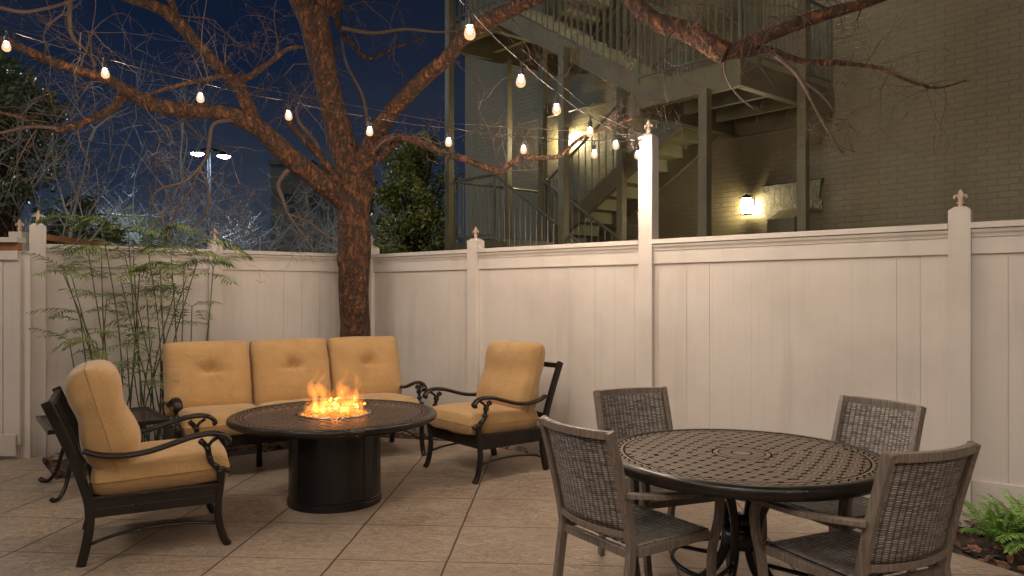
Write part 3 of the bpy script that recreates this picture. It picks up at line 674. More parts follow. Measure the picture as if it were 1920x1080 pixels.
    # clusters of fine twigs round the short branch by the tall post
    for (px, py, Z, n_) in ((1100, 245, 6.1, 7), (1160, 232, 6.0, 6), (1215, 215, 5.95, 5), (985, 290, 6.4, 4), (1050, 150, 6.4, 6), (1010, 110, 6.6, 6)):
        for k in range(n_):
            d = Vector((rng.uniform(-1, 1), rng.uniform(-.4, .4), rng.uniform(-.2, 1)))
            grow(tw, W(px + rng.uniform(-25, 25), py, Z) + T, d, rng.uniform(.22, .45), .0026, 2, rng, .05, .6)
    for (px, py, Z, n_) in ((1480, 30, 4.9, 14), (1400, 60, 5.0, 6), (1570, 10, 4.9, 10), (1640, 120, 4.9, 8), (1760, 160, 4.9, 7), (1560, 225, 4.95, 5), (1580, 285, 4.95, 5), (1240, 190, 5.9, 6)):
        for k in range(n_):
            d = Vector((rng.uniform(-1, 1), rng.uniform(-.4, .4), rng.uniform(-1, .6)))
            grow(tw, W(px + rng.uniform(-40, 40), py, Z) + T, d, rng.uniform(.2, .55), .0035, 1, rng, .1, .5)
    o = tw.build('twigs', MT['twig'], t); o['kind'] = 'stuff'
big_tree()
def leafy(name, label, px, Z, wx, ztop, zlow, n, mat, seed, ls=.09, group=None, clumps=26):
    rng = random.Random(seed); x = (px - CX) / F * Z
    t = thing(name, label, 'tree', (x, Z, -.06), 0, group)
    m = MB(); m.tube([(0, 0, 0), (.1, 0, ztop * .3), (0, .1, ztop * .6), (.1, 0, ztop * .8)], [.22, .16, .1, .04], n=9, jit=.1)
    cl = []
    for k in range(clumps):
        a = rng.uniform(0, 6.28); h = rng.random(); rad = wx * math.sqrt(rng.random()) * (1 - .75 * h ** 1.5)
        c = Vector((rad * math.cos(a), rad * math.sin(a) * .9, zlow + (ztop - zlow) * h)); cl.append((c, rng.uniform(.25, .6) * wx * .5))
        m.tube([(0, 0, c.z * .45), (c.x * .5, c.y * .5, c.z * .8), c], [.06, .04, .015], n=5)
    m.build('trunk', MT['bark'], t, smooth=True)
    lf = MB()
    for k in range(n):
        c, r = cl[rng.randrange(len(cl))]; d = Vector((rng.gauss(0, 1), rng.gauss(0, 1), rng.gauss(0, .7))); d = d.normalized() * r * rng.random() ** .45
        p = c + d; s_ = ls * rng.uniform(.5, 1.2); u = Vector((rng.gauss(0, 1), rng.gauss(0, 1), rng.gauss(0, .6))).normalized(); w = u.orthogonal().normalized(); w.rotate(Matrix.Rotation(rng.uniform(0, 6.28), 3, u))
        lf.add([p - u * s_, p + w * s_ * .4, p + u * s_, p - w * s_ * .4], [(0, 1, 2, 3)])
    lf.build('crown', MT[mat], t)
leafy('evergreen_tree', 'dark green leafy tree at the left edge beyond the gate', 0, 13, 1.95, 5.8, .8, 15000, 'dark_leaf', 21, .075, clumps=44)
leafy('evergreen_tree', 'low dark green tree beyond the fence above the palm', 150, 15, 1.6, 3.3, .5, 6000, 'dark_leaf', 22, .075)
leafy('oak_tree', 'bushy green oak between the tree trunk and the steel stair', 780, 17, 1.7, 5.1, .6, 21000, 'oak_leaf', 23, .065, clumps=60)
leafy('oak_tree', 'lower green oak foliage just right of the big trunk', 722, 20, 1.1, 3.6, .8, 6000, 'oak_leaf', 24, .07)
for i, (px, Z, wx, zt, lb) in enumerate(((-90, 30, 4, 5.5, 'dark tree far beyond the left edge'), (230, 36, 4.5, 4.9, 'dark tree far behind the palm canes'), (330, 44, 4, 5.0, 'dark tree far behind left of the street lamp'), (575, 62, 5.0, 7.6, 'dark tree far behind left of the big trunk'), (690, 44, 4.5, 5.0, 'dark tree far behind the big trunk'))):
    leafy('distant_tree', lb, px, Z, wx, zt, .4, 3500, 'dark_leaf', 30 + i, .22, 'dark trees far beyond the fence')
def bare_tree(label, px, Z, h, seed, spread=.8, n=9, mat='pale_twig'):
    rng = random.Random(seed); x = (px - CX) / F * Z
    t = thing('bare_tree', label, 'tree', (x, Z, -.06), 0, 'bare winter trees beyond the fence')
    m = MB(); m.tube([(0, 0, 0), (.05, 0, h * .12), (0, 0, h * .25)], [.12, .1, .09], n=7); m.build('trunk', MT[mat], t, smooth=True)
    tw = MB()
    for k in range(n):
        a = rng.uniform(0, 6.28); d = Vector((math.cos(a) * spread, math.sin(a) * spread, rng.uniform(.5, 1.1)))
        grow(tw, Vector((0, 0, h * rng.uniform(.15, .28))), d, h * rng.uniform(.6, .85), .045, 4, rng, .0, .38, .07)
    tw.build('crown', MT[mat], t)
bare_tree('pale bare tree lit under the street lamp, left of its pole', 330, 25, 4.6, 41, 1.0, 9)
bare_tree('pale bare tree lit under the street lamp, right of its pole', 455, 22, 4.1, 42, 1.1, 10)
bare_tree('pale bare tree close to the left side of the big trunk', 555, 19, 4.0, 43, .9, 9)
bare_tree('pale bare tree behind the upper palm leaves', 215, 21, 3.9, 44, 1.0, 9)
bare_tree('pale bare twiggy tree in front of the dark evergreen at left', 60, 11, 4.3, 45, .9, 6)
def street_lamp(p, top, label, watts):
    t = thing('street_lamp', label, 'street lamp', (p.x, p.y, -.06)); m = MB(); m.tube([(0, 0, 0), (0, 0, 3), (0, 0, top + .1)], [.11, .09, .06], n=10); m.build('pole', MT['pole'], t, smooth=True)
    m = MB(); m.tube([(-.45, 0, top + .02), (0, 0, top + .1), (.57, 0, top - .05)], .04, n=6); m.build('crossarm', MT['pole'], t)
    for x, z in ((-.45, top - .1), (.57, top - .2)):
        M = Matrix.Translation((x, 0, z)); m = MB(); m.lathe([(.25, 0), (.26, .03), (.18, .11), (.06, .16), (0, .165)], 18, M); hd = m.build('lamp_head', MT['pole'], t, smooth=True)
        m = MB(); m.lathe([(0, -.09), (.12, -.075), (.22, -.03), (.24, -.002), (0, -.001)], 18, M); m.build('lens', MT['street_glow'], hd, smooth=True)
        l = bpy.data.lights.new('lamp_light', 'POINT'); l.energy = watts; l.color = (.62, .86, 1); l.shadow_soft_size = .1
        lo = bpy.data.objects.new('lamp_light', l); C.objects.link(lo); lo.parent = hd; lo.location = (x, -.02, z - .22)
street_lamp(W(392, 557, 28), 7.1, 'tall street lamp with two glowing cool white heads, left of the big tree trunk', STREET_W)
street_lamp(Vector((-20, 15, 0)), 8.5, 'second car park lamp of the same kind, out beyond the left edge', 1050)
def far_building():
    a = W(508, 0, 60); b_ = W(668, 0, 60); t = thing('far_building', 'dim flat roofed building far behind the tree trunk', 'building', (a.x, 60, -.06))
    w = b_.x - a.x; m = MB(); m.box(0, w * .5, 0, 8, 0, 12.4); m.box(w * .5 + .01, w, .5, 8, 0, 11.6); m.build('wall', MT['far_wall'], t)
    m = MB(); m.box(-.2, w * .5 - .1, -.2, 8.2, 12.41, 12.8); m.box(w * .5 + .1, w + .2, .2, 8.2, 11.61, 12.4); m.build('parapet', MT['far_wall'], t)
    for k in range(3):
        MB().box(1 + k * 2.1, 1.9 + k * 2.1, -.05, -.01, 8.5, 10).build('window', MT['black'], t)
far_building()

# ================================================================== STRING LIGHTS
def string_light(pts, label, anchors, seed, extra=None):
    t = thing('string_light', label, 'string lights', (0, 0, 0), 0, 'strings of warm bulbs over the patio'); rng = random.Random(seed)
    m = MB(); path = []
    full = [anchors[0]] + pts + ([anchors[1]] if anchors[1] else [])
    for i in range(len(full) - 1):
        a, b_ = full[i], full[i + 1]
        for k in range(4):
            f = k / 4; q = a.lerp(b_, f); q.z -= .02 * math.sin(math.pi * f) * (a - b_).length; path.append(q)
    path.append(full[-1]); m.tube(path, .0036, n=5); m.build('cable', MT['cable'], t, smooth=True)
    m = MB(); wp = [full[0] + Vector((0, 0, .035))]
    for p in pts[2:-1:3]: wp.append(p + Vector((0, 0, .035)))
    wp.append(full[-1] + Vector((0, 0, .03))); m.tube(wp, .0014, n=4); m.build('support_wire', MT['wire'], t)
    for p in pts:
        M = Matrix.Translation(p) @ Matrix.Rotation(rng.uniform(-.06, .06), 4, 'X') @ Matrix.Rotation(rng.uniform(-.06, .06), 4, 'Y')
        m = MB(); m.lathe([(.0001, .004), (.006, .0), (.006, -.03), (.013, -.035), (.0155, -.045), (.0165, -.078), (.0001, -.079)], 10, M); s_ = m.build('socket', MT['socket'], t, smooth=False)
        m = MB(); m.lathe([(.0001, -.0795), (.016, -.0795), (.021, -.090), (.0255, -.106), (.0265, -.120), (.023, -.133), (.013, -.141), (.0001, -.143)], 12, M); bo = m.build('bulb', MT['bulb_glass'], s_, smooth=True)
        m = MB(); m.lathe([(.0001, -.086), (.005, -.089), (.0085, -.097), (.009, -.104), (.006, -.112), (.0001, -.115)], 8, M); m.build('filament', MT['bulb'], s_, smooth=True)
TP = W(1205, 262, 5.86)
def line_pt(px, py):
    k = (px - CX) / F; Z = 5.649 / (1 - .2365 * k); p = W(px, py, Z); p.z += .112; return p
p1 = [line_pt(*a) for a in ((-190, 42), (13, 88), (195, 138), (375, 184), (540, 218), (694, 247), (841, 267), (981, 281), (1115, 290))]
end1 = p1[0] + Vector((-.6, -.25, .35))
string_light(p1[::-1] + [p1[0] + Vector((-.5, -.2, .2))], 'long string of warm bulbs from the tall post across to the left edge', [TP, None], 1)
def pt2(px, py, Z): p = W(px, py, Z); p.z += .112; return p
p2 = [pt2(1197, 291, 5.90), pt2(1153, 273, 5.45), pt2(1107, 248, 5.0), pt2(1043, 206, 4.45), pt2(977, 153, 3.95), pt2(879, 62, 3.4)]
p2 += [Vector((-.44, 2.85, 2.84)), Vector((-.68, 2.25, 2.95)), Vector((-.9, 1.65, 3.08)), Vector((-1.1, 1.05, 3.2))]
p2 += [Vector((-.5 + .62 * i, .35 - .1 * i, 3.22 + .02 * i)) for i in range(8)] + [Vector((3.9 - .62 * i, -1.3 - .05 * i, 3.3)) for i in range(11)]  # unseen rows of bulbs added behind the camera as frontal fill light
string_light(p2, 'string of warm bulbs running from the tall post overhead past the camera, with unseen rows added for fill light', [TP, None], 2)

# ================================================================== SEATING
def cushion(w, d, t, M, parent, name, tuft=None, seed=0, q=.30, n=22, label=None, crown=0, roll=0):
    m = MB(); N = 56 if tuft else 30; P = []
    def prof(a): return math.sin(a * math.pi / 2)     # denser near edges
    co = [(prof(-1 + 2 * i / N) * .6 + .4 * (-1 + 2 * i / N)) for i in range(N + 1)]
    for side in (1, -1):
        for j in range(N + 1):
            for i in range(N + 1):
                u, v = co[i], co[j]
                h = max((1 - abs(u) ** 5) * (1 - abs(v) ** 5), 0) ** q
                x = u * w / 2 * (1 - .03 * v ** 6 ) + .006 * noise.noise(Vector((v * 2, side, seed + 3.3))) * abs(u); y = v * d / 2 * (1 - .03 * u ** 6) + .006 * noise.noise(Vector((u * 2, side * 2., seed + 9.1))) * abs(v)
                z = t / 2 * h * (1 + .08 * (1 - u * u) * (1 - v * v))
                z += .006 * h * noise.noise(Vector((u * 2.3 + seed, v * 2.3, side * 3.)))
                if roll: z *= 1 - .16 * math.exp(-((v - .12) / .28) ** 2) + .08 * math.exp(-((v + .55) / .3) ** 2)
                if roll and side == 1: z += roll * max(0, v) ** 2 * h * (1 - abs(v) ** 8)
                if tuft and side == 1:
                    du = (x - tuft[0]); dv = (y - tuft[1]); k = math.exp(-(du / .075) ** 2 - (dv / (.016 if dv < 0 else .075)) ** 2); z -= .075 * k
                    an = math.atan2(dv, du); rr = math.hypot(du, dv); z -= .0035 * math.exp(-(rr / .14) ** 2) * (1 + math.cos(an * 7 + seed)) * min(rr / .03, 1)
                P.append(M @ Vector((x, y, side * z)))
    K = (N + 1) ** 2; fs = []
    for j in range(N):
        for i in range(N):
            a = j * (N + 1) + i; fs.append((a, a + 1, a + N + 2, a + N + 1)); a += K; fs.append((a + N + 1, a + N + 2, a + 1, a))
    m.add(P, fs); o = m.build(name, MT['cushion'], parent, smooth=True)
    e = [(i, 0) for i in range(N + 1)] + [(N, j) for j in range(1, N + 1)] + [(i, N) for i in range(N - 1, -1, -1)] + [(0, j) for j in range(N - 1, 0, -1)]
    loop = [(P[j * (N + 1) + i] + P[K + j * (N + 1) + i]) / 2 for i, j in e]; m2 = MB(); m2.tube(loop + [loop[0], loop[1]], .0032, n=5, cap=False); m2.build('piping', MT['piping'], o, smooth=True)
    return o
def seating(name, label, cat, hw, seats, loc, fwd, group=None):
    t = thing(name, label, cat, (loc[0], loc[1], 0), math.atan2(fwd[1], fwd[0]) - math.pi / 2, group)
    for sx in (-1, 1):
        x = sx * hw
        leg = crom([(.375, 0), (.345, .05), (.322, .16), (.322, .27), (.335, .36), (.33, .43)], 4)
        m = MB(); m.tube([(x, a, b) for a, b in leg], [.023] * len(leg), [.021] * len(leg), n=8, ref=(1, 0, 0)); m.build('front_leg', MT['iron'], t, smooth=True)
        sup = crom([(.345, .415), (.325, .43), (.285, .475), (.272, .515), (.262, .56), (.225, .605)], 4)
        m = MB(); m.tube([(x, a, b) for a, b in sup], [.014] * len(sup), [.016] * len(sup), n=8, ref=(1, 0, 0))
        m.tube([(x, .265, .56), (x, .285, .59), (x, .32, .612)], .010, n=7)
        for a, b, r in ((.342, .428, .022), (.372, .418, .014), (.266, .553, .019), (.278, .50, .017), (.235, .592, .018), (.31, .452, .018)):
            m.tube([(x - .02, a, b), (x, a, b), (x + .02, a, b)], [r * .8, r, r * .8], n=10)
        m.build('arm_support', MT['iron'], t, smooth=True)
        arm = crom([(-.335, .60), (-.26, .570), (-.15, .556), (-.03, .566), (.09, .598), (.19, .626), (.28, .636), (.34, .625), (.372, .600), (.378, .582), (.362, .577)], 5)
        m = MB(); n_ = len(arm); ra = [.031] * n_; rb = [.015] * n_
        for i in range(n_):
            f = i / n_
            if f > .85: ra[i] = .031 - .006 * (f - .85) / .15
        m.tube([(x, a, b) for a, b in arm], ra, rb, n=10, ref=(1, 0, 0))
        m.tube([(x, a, b + .011) for a, b in arm[3:-8]], .010, .006, n=6, ref=(1, 0, 0)); m.build('arm', MT['iron'], t, smooth=True)
        rp = crom([(-.345, 0), (-.322, .10), (-.305, .22), (-.31, .33), (-.345, .46), (-.40, .62), (-.50, .865)], 4)
        m = MB(); m.tube([(x, a, b) for a, b in rp], .017, .023, n=4, square=True, ref=(1, 0, 0)); m.build('rear_post', MT['iron'], t, bevel=.004)
        m = MB(); m.box(x - .012, x + .012, -.305, .325, .245, .345)
        m.box(x - .0155, x + .0155, -.303, .322, .288, .292); m.box(x - .016, x + .016, -.303, .322, .335, .352); m.build('side_rail', MT['iron'], t, bevel=.002)
        st = crom([(-.325, .10), (-.2, .138), (0, .158), (.2, .15), (.33, .128)], 4)
        m = MB(); m.tube([(x, a, b) for a, b in st], .016, .008, n=6, ref=(1, 0, 0)); m.build('stretcher', MT['iron'], t, smooth=True)
    m = MB(); m.box(-hw + .013, hw - .013, .300, .325, .25, .345); m.box(-hw + .013, hw - .013, .2995, .3285, .335, .352); m.build('front_rail', MT['iron'], t, bevel=.003)
    m = MB(); m.box(-hw + .02, hw - .02, -.318, -.29, .24, .35); m.box(-hw + .013, hw - .013, -.30, .30, .325, .34); m.build('seat_deck', MT['iron'], t)
    m = MB()
    for a, b in ((-.488, .835), (-.345, .44)):
        m.box(-hw + .016, hw - .016, a - .012, a + .012, b - .02, b + .02)
    nb = int(hw * 2 / .10)
    for k in range(2, nb - 1):
        x = -hw + 2 * hw * k / nb; m.tube([(x, -.35, .44), (x, -.41, .63), (x, -.487, .83)], .006, .012, n=4, ref=(0, 1, 0), square=True)
    m.build('back_frame', MT['iron'], t)
    w = (2 * hw - .055) / seats if seats == 1 else (2 * hw + .06) / seats
    for k in range(seats):
        cx = -((seats - 1) * w) / 2 + k * w; ws = w if seats == 1 else (2 * hw - .06) / seats
        cxs = cx if seats == 1 else -((seats - 1) * ws) / 2 + k * ws
        cushion(ws - .004, .70, .195, Matrix.Translation((cxs, .045, .422)) @ Matrix.Rotation(R(1.5), 4, 'X'), t, 'seat_cushion', seed=k + seats, q=.18)
        lean = 16; Mb = Matrix.Translation((cx, -.29, .735)) @ Matrix.Rotation(R(90 + lean), 4, 'X') @ Matrix.Rotation(0, 4, 'Z') @ Matrix.Rotation(math.pi, 4, 'Y') @ Matrix.Scale(-1, 4, (1, 0, 0))
        # local: x across, y up the back, +z towards the sitter
        Mb = Matrix.Translation((cx, -.25, .735)) @ Matrix(((1, 0, 0, 0), (0, -math.sin(R(lean)), math.cos(R(lean)), 0), (0, math.cos(R(lean)), math.sin(R(lean)), 0), (0, 0, 0, 1)))
        cushion(w - .012, .60, .26, Mb, t, 'back_cushion', tuft=(0, 0.02) if seats > 1 else None, seed=k * 3 + seats, q=.36, roll=.02 if seats == 1 else 0)
    return t
def tpl(loc, fwd): return (loc, fwd)
GR = 'tan cushioned armchairs round the fire table'
# near armchair: from measured feet
def centre(nf, fr): return ((nf[0] + fr[0]) / 2, (nf[1] + fr[1]) / 2)
ch1 = seating('armchair', 'tan cushioned armchair at the left, turned sideways in front of the side table', 'armchair', .345, 1, centre((-2.21, 3.80), (-1.99, 4.67)), (.88, .475), GR)
ch2 = copy_tree(ch1); ch2.location = (-.207, 5.935, 0); fw = (-.78, -.63); ch2.rotation_euler.z = math.atan2(fw[1], fw[0]) - math.pi / 2
ch2['label'] = 'tan cushioned armchair between the fire table and the wicker dining chairs'
# sofa
SD = Vector((.84, .54)); SP = Vector((-.54, .84)); SC = Vector((-1.60, 5.93)) + SP * .33
sofa = seating('sofa', 'long tan three seat sofa with black scrolled arms behind the fire table', 'sofa', .995, 3, (SC.x - .035, SC.y - .03), (.54, -.84))
for x in (-.33, .33):
    MB().box(x - .02, x + .02, -.02, .02, 0, .33).build('middle_leg', MT['iron'], sofa, bevel=.003)

def table_top(parent, r, z, mat, rim_mat, th=.035, hole=0):
    m = MB(); n = 96
    rs = [hole, r * .5, r - .045] if hole else [.0, r * .5, r - .045]
    vs = []; fs = []
    if hole:
        for q, rr in enumerate(rs):
            for k in range(n): vs.append((rr * math.cos(2 * math.pi * k / n), rr * math.sin(2 * math.pi * k / n), z))
        for q in range(2): fs += [(q * n + k, (q + 1) * n + k, (q + 1) * n + (k + 1) % n, q * n + (k + 1) % n) for k in range(n)]
    else:
        vs = [(0, 0, z)] + [((r - .045) * math.cos(2 * math.pi * k / n), (r - .045) * math.sin(2 * math.pi * k / n), z) for k in range(n)]; fs = [(0, k + 1, (k + 1) % n + 1) for k in range(n)]
    m.add(vs, fs); m.build('tabletop', MT[mat], parent)
    rim = MB(); rim.ring([(r - .048, z - .012), (r - .048, z + .0015), (r - .040, z + .004), (r - .012, z + .001), (r - .002, z - .008), (r, z - th * .7), (r - .006, z - th), (r - .02, z - th), (r - .03, z - .014)], 96)
    rim.build('rim', MT[rim_mat], parent, smooth=True)
def fire_table():
    t = thing('fire_pit_table', 'round dark cast metal fire table with open flames in its middle', 'fire table', (-1.22, 5.0, 0))
    table_top(t, .70, .60, 'top_fire', 'iron', .034, hole=.245)
    m = MB(); m.ring([(.05, .55), (.665, .55), (.665, .558), (.05, .558)], 64); m.build('under_tray', MT['iron'], t)
    m = MB(); m.lathe([(.318, .0), (.318, .03), (.312, .036), (.312, .05), (.305, .055), (.305, .53), (.312, .536), (.312, .549), (.30, .549)], 64)
    for k in range(5):
        a = R(-90 + (k - 2) * 44 + 8); m.box(-.003, .003, -.002, .0035, .056, .53, Matrix.Translation((.305 * math.cos(a), .305 * math.sin(a), 0)) @ Matrix.Rotation(a - math.pi / 2, 4, 'Z'))
    m.build('drum_base', MT['black'], t, smooth=False, bevel=.0)
    me = t.children[-1].data
    for p in me.polygons: p.use_smooth = abs(p.normal.z) < .5
    m = MB(); m.ring([(.232, .575), (.248, .575), (.250, .603), (.246, .607), (.236, .607), (.232, .603)], 64); m.build('burner_ring', MT['dark_steel'], t, smooth=True)
    m = MB(); m.lathe([(.001, .574), (.231, .574), (.231, .582), (.001, .582)], 40); m.build('burner_pan', MT['black'], t)
    m = MB(); m.tube([(.29, -.12, .50), (.345, -.14, .50)], .012, n=8); m.tube([(.345, -.14, .50), (.36, -.145, .50)], .022, n=10); m.build('gas_key', MT['iron'], t, smooth=True)
    rng = random.Random(8); m = MB()
    for k in range(800):
        a = rng.uniform(0, 6.28); r = .225 * math.sqrt(rng.random()); s_ = rng.uniform(.006, .013); c = Vector((r * math.cos(a), r * math.sin(a), .587 + rng.uniform(0, .010)))
        M3 = Matrix.Rotation(rng.uniform(0, 3), 3, 'X') @ Matrix.Rotation(rng.uniform(0, 3), 3, 'Y')
        q = [M3 @ Vector(p) * s_ + c for p in ((1, 0, 0), (-1, 0, 0), (0, .8, 0), (0, -.9, 0), (0, 0, .9), (0, 0, -.8))]
        m.add(q, [(0, 2, 4), (2, 1, 4), (1, 3, 4), (3, 0, 4), (2, 0, 5), (1, 2, 5), (3, 1, 5), (0, 3, 5)])
    m.build('glowing_fire_glass', MT['embers'], t)
    fl = [(-.16, .03, .20, .012), (-.115, -.05, .17, .012), (.04, .05, .20, .012), (.10, -.06, .15, .012), (.17, .03, .17, .010), (-.045, .04, .21, .011), (-.13, -.02, .25, .030), (-.10, .03, .22, .026), (-.07, -.03, .24, .026), (-.155, .02, .16, .024), (-.03, .0, .13, .028), (.02, -.02, .15, .028), (.055, .02, .26, .028), (.085, -.02, .19, .030), (.13, .03, .25, .020), (.155, -.02, .19, .024), (.185, .0, .13, .020), (.0, .05, .10, .035), (-.185, -.01, .09, .02), (.11, .06, .13, .03), (-.06, .06, .13, .03), (.06, -.06, .10, .03), (-.09, -.07, .09, .025)]
    for i, (x, y, h, r) in enumerate(fl):
        for part, sc, hs in (('flame', 1.0, 1.0), ('flame_core', .42, .62)):
            m = MB(); pts = []; ra = []; rb = []; N = 26
            if part == 'flame': ph = rng.uniform(0, 6.28); am = rng.uniform(.010, .026)
            for k in range(N + 1):
                f = k / N * hs; pts.append((am * math.sin(ph + f * 6.5) * f * 1.6 + .012 * math.sin(ph * 2 + f * 15) * f, .5 * am * math.cos(ph + f * 5) * f, f * h))
                w = 1.7 * sc * r * (math.sin(min(1, f * 2.2 + .3) * math.pi / 2)) * (1 - k / N) ** .8 * (1 + .4 * math.sin(f * 13 + ph) + .15 * math.sin(f * 31 + ph)) + .0005
                ra.append(w); rb.append(w * .5)
            m.tube(pts, ra, rb, n=12, ref=(1, 0, 0)); o = m.build(part, MT[part], t, smooth=True); o.location = (x, y, .606 + (.003 if sc < 1 else 0)); o.scale = (1.0, 1.0, 1.22)
fire_table()

def side_table():
    t = thing('side_table', 'low square cast metal side table in front of the palm', 'side table', (-3.06, 5.42, 0), math.atan2(.785, -.62))
    a = .385; z = .50; m = MB(); m.add([(-a + .02, -a + .02, z), (a - .02, -a + .02, z), (a - .02, a - .02, z), (-a + .02, a - .02, z)], [(0, 1, 2, 3)]); m.build('tabletop', MT['top_side'], t)
    m = MB()
    for s_ in (-1, 1):
        m.box(-a, a, s_ * a - .022 if s_ > 0 else s_ * a, s_ * a if s_ > 0 else s_ * a + .022, z - .028, z + .003)
        m.box(s_ * a - .022 if s_ > 0 else s_ * a, s_ * a if s_ > 0 else s_ * a + .022, -a + .0225, a - .0225, z - .028, z + .0028)
    m.build('rim', MT['iron'], t, bevel=.003)
    m = MB(); m.box(-.28, .28, -.28, .28, .40, .412); m.build('lower_frame', MT['iron'], t)
    for sx in (-1, 1):
        for sy in (-1, 1):
            m = MB(); p = crom([(.20, .47), (.205, .36), (.235, .22), (.27, .08), (.31, .018), (.345, .016), (.36, .03)], 4)
            m.tube([(sx * q[0], sy * q[0], q[1]) for q in p], .018, .014, n=7); m.build('leg', MT['iron'], t, smooth=True)
side_table()

# ================================================================== DINING SET
def dining_table():
    t = thing('dining_table', 'large round bronze cast dining table with a woven lattice top', 'table', (1.016, 3.21, 0), R(6))
    table_top(t, .605, .71, 'top_big', 'iron', .045)
    m = MB(); m.ring([(.555, .655), (.575, .655), (.575, .70), (.555, .70)], 64); m.box(-.56, .56, -.02, .02, .66, .70); m.box(-.02, .02, -.56, -.021, .66, .70); m.box(-.02, .02, .021, .56, .66, .70); m.build('under_frame', MT['iron'], t)
    for k in range(4):
        a = R(45 + 90 * k); p = crom([(.22, .665), (.15, .58), (.085, .45), (.07, .34), (.09, .24), (.17, .13), (.29, .05), (.38, .02)], 4)
        m = MB(); m.tube([(q[0] * math.cos(a), q[0] * math.sin(a), q[1]) for q in p], .022, .019, n=9); m.build('leg', MT['iron'], t, smooth=True)
    m = MB(); m.ring([(.062, .30), (.078, .30), (.078, .38), (.062, .38)], 24); m.lathe([(.001, .40), (.05, .40), (.06, .42), (.04, .44), (.001, .44)], 18); m.build('centre_collar', MT['iron'], t, smooth=True)
    m = MB(); p = [(.30 * math.cos(a * math.pi / 24), .30 * math.sin(a * math.pi / 24), .235) for a in range(49)]; m.tube(p, .011, n=7, cap=False)
    for k in range(4):
        a = R(45 + 90 * k); m.tube([(.09 * math.cos(a), .09 * math.sin(a), .24), (.30 * math.cos(a), .30 * math.sin(a), .235)], .010, n=6)
    m.build('foot_ring', MT['iron'], t, smooth=True)
dining_table()
def weave_panel(parent, name, fn, nu, nv, W_, H_, th=.006):
    m = MB(); vs = []; g = [[None] * (nv + 1) for _ in range(nu + 1)]
    for i in range(nu + 1):
        for j in range(nv + 1): g[i][j] = len(vs); vs.append(Vector(fn(i / nu, j / nv)))
    fs = []; uv = []
    for i in range(nu):
        for j in range(nv):
            fs.append((g[i][j], g[i + 1][j], g[i + 1][j + 1], g[i][j + 1]))
            uv.append([(i / nu * W_, j / nv * H_), ((i + 1) / nu * W_, j / nv * H_), ((i + 1) / nu * W_, (j + 1) / nv * H_), (i / nu * W_, (j + 1) / nv * H_)])
    m.add(vs, fs, uv); o = m.build(name, MT['wicker'], parent, smooth=True)
    s_ = o.modifiers.new('thick', 'SOLIDIFY'); s_.thickness = th; s_.offset = 0
    return o
def dining_chair():
    t = thing('wicker_chair', '', 'chair', (0, 0, 0), 0, 'wicker chairs round the dining table')
    hw = .210
    def back(z):      # y of the back posts at height z (leans and curves backwards)
        f = max(0, (z - .42) / .465); return -.225 - .115 * f ** 1.25
    def bow(u): return -.045 * (1 - (2 * u - 1) ** 2)
    for sx in (-1, 1):
        zs = [0, .1, .2, .3, .42, .5, .6, .7, .8, .885]
        pts = [(sx * (hw + .004), (-.285 + .06 * (z / .42) if z < .42 else back(z)), z) for z in zs]
        m = MB(); m.tube(pts, [.0135] * 10, [.019] * 10, n=4, square=True, ref=(1, 0, 0)); m.build('rear_leg', MT['frame'], t, bevel=.003)
        p = crom([(sx * .235, .250, 0), (sx * .235, .225, .10), (sx * .235, .21, .22), (sx * .238, .213, .34), (sx * .25, .235, .46), (sx * .258, .235, .54), (sx * .26, .215, .585)], 3)
        m = MB(); m.tube(p, .0135, .017, n=4, square=True, ref=(1, 0, 0)); m.build('front_leg', MT['frame'], t, bevel=.003)
        p = crom([(sx * .228, -.268, .635), (sx * .262, -.15, .622), (sx * .285, -.02, .612), (sx * .28, .10, .606), (sx * .265, .235, .598)], 4)
        m = MB(); m.tube(p, .010, .020, n=4, square=True, ref=(0, 0, 1)); m.build('arm', MT['frame'], t, bevel=.003)
        m = MB(); m.box(sx * .228 - .012, sx * .228 + .012, -.205, .20, .385, .42); m.build('side_rail', MT['frame'], t, bevel=.003)
    m = MB(); m.box(-.214, .214, .195, .22, .385, .42); m.build('front_rail', MT['frame'], t, bevel=.003)
    m = MB(); m.box(-.214, .214, -.235, -.21, .375, .41); m.build('rear_rail', MT['frame'], t, bevel=.003)
    for nm, z, hh in (('top_rail', .870, .016), ('lower_back_rail', .470, .013)):
        m = MB(); p = [((u * 2 - 1) * (hw + .004), back(z) + bow(u), z) for u in [i / 12 for i in range(13)]]; m.tube(p, (.012 if nm != 'top_rail' else .014), hh, n=4, square=True, ref=(0, 1, 0)); m.build(nm, MT['frame'], t, bevel=.003)
    weave_panel(t, 'wicker_back', lambda u, v: ((u * 2 - 1) * (hw - .008), back(.482 + .37 * v) + bow(u), .482 + .37 * v), 14, 10, .43, .38)
    weave_panel(t, 'wicker_seat', lambda u, v: ((u * 2 - 1) * .215, -.212 + .41 * v, .418 - .018 * (1 - (2 * u - 1) ** 2) * (1 - (2 * v - 1) ** 2) + (.004)), 10, 10, .44, .42)
    return t
dc = dining_chair()
def place(o, mid_top, fwd, label):
    f = Vector(fwd).normalized(); # back top sits .34 behind the chair origin
    o.location = (mid_top[0] + f.x * .36, mid_top[1] + f.y * .36, 0); o.rotation_euler.z = math.atan2(f.y, f.x) - math.pi / 2; o['label'] = label
place(dc, (.235, 2.93), (.83, .56), 'wicker dining chair at the front left of the table, seen from behind')
for mt, f, lb in (((.656, 4.085), (.36, -.93), 'wicker dining chair at the back left of the table, nearest the tan armchair'),
                  ((1.85, 3.61), (-.90, -.44), 'wicker dining chair at the back right of the table, against the fence'),
                  ((1.446, 2.456), (-.41, .91), 'wicker dining chair at the front right of the table, its curved back nearest the camera')):
    place(copy_tree(dc), mt, f, lb)

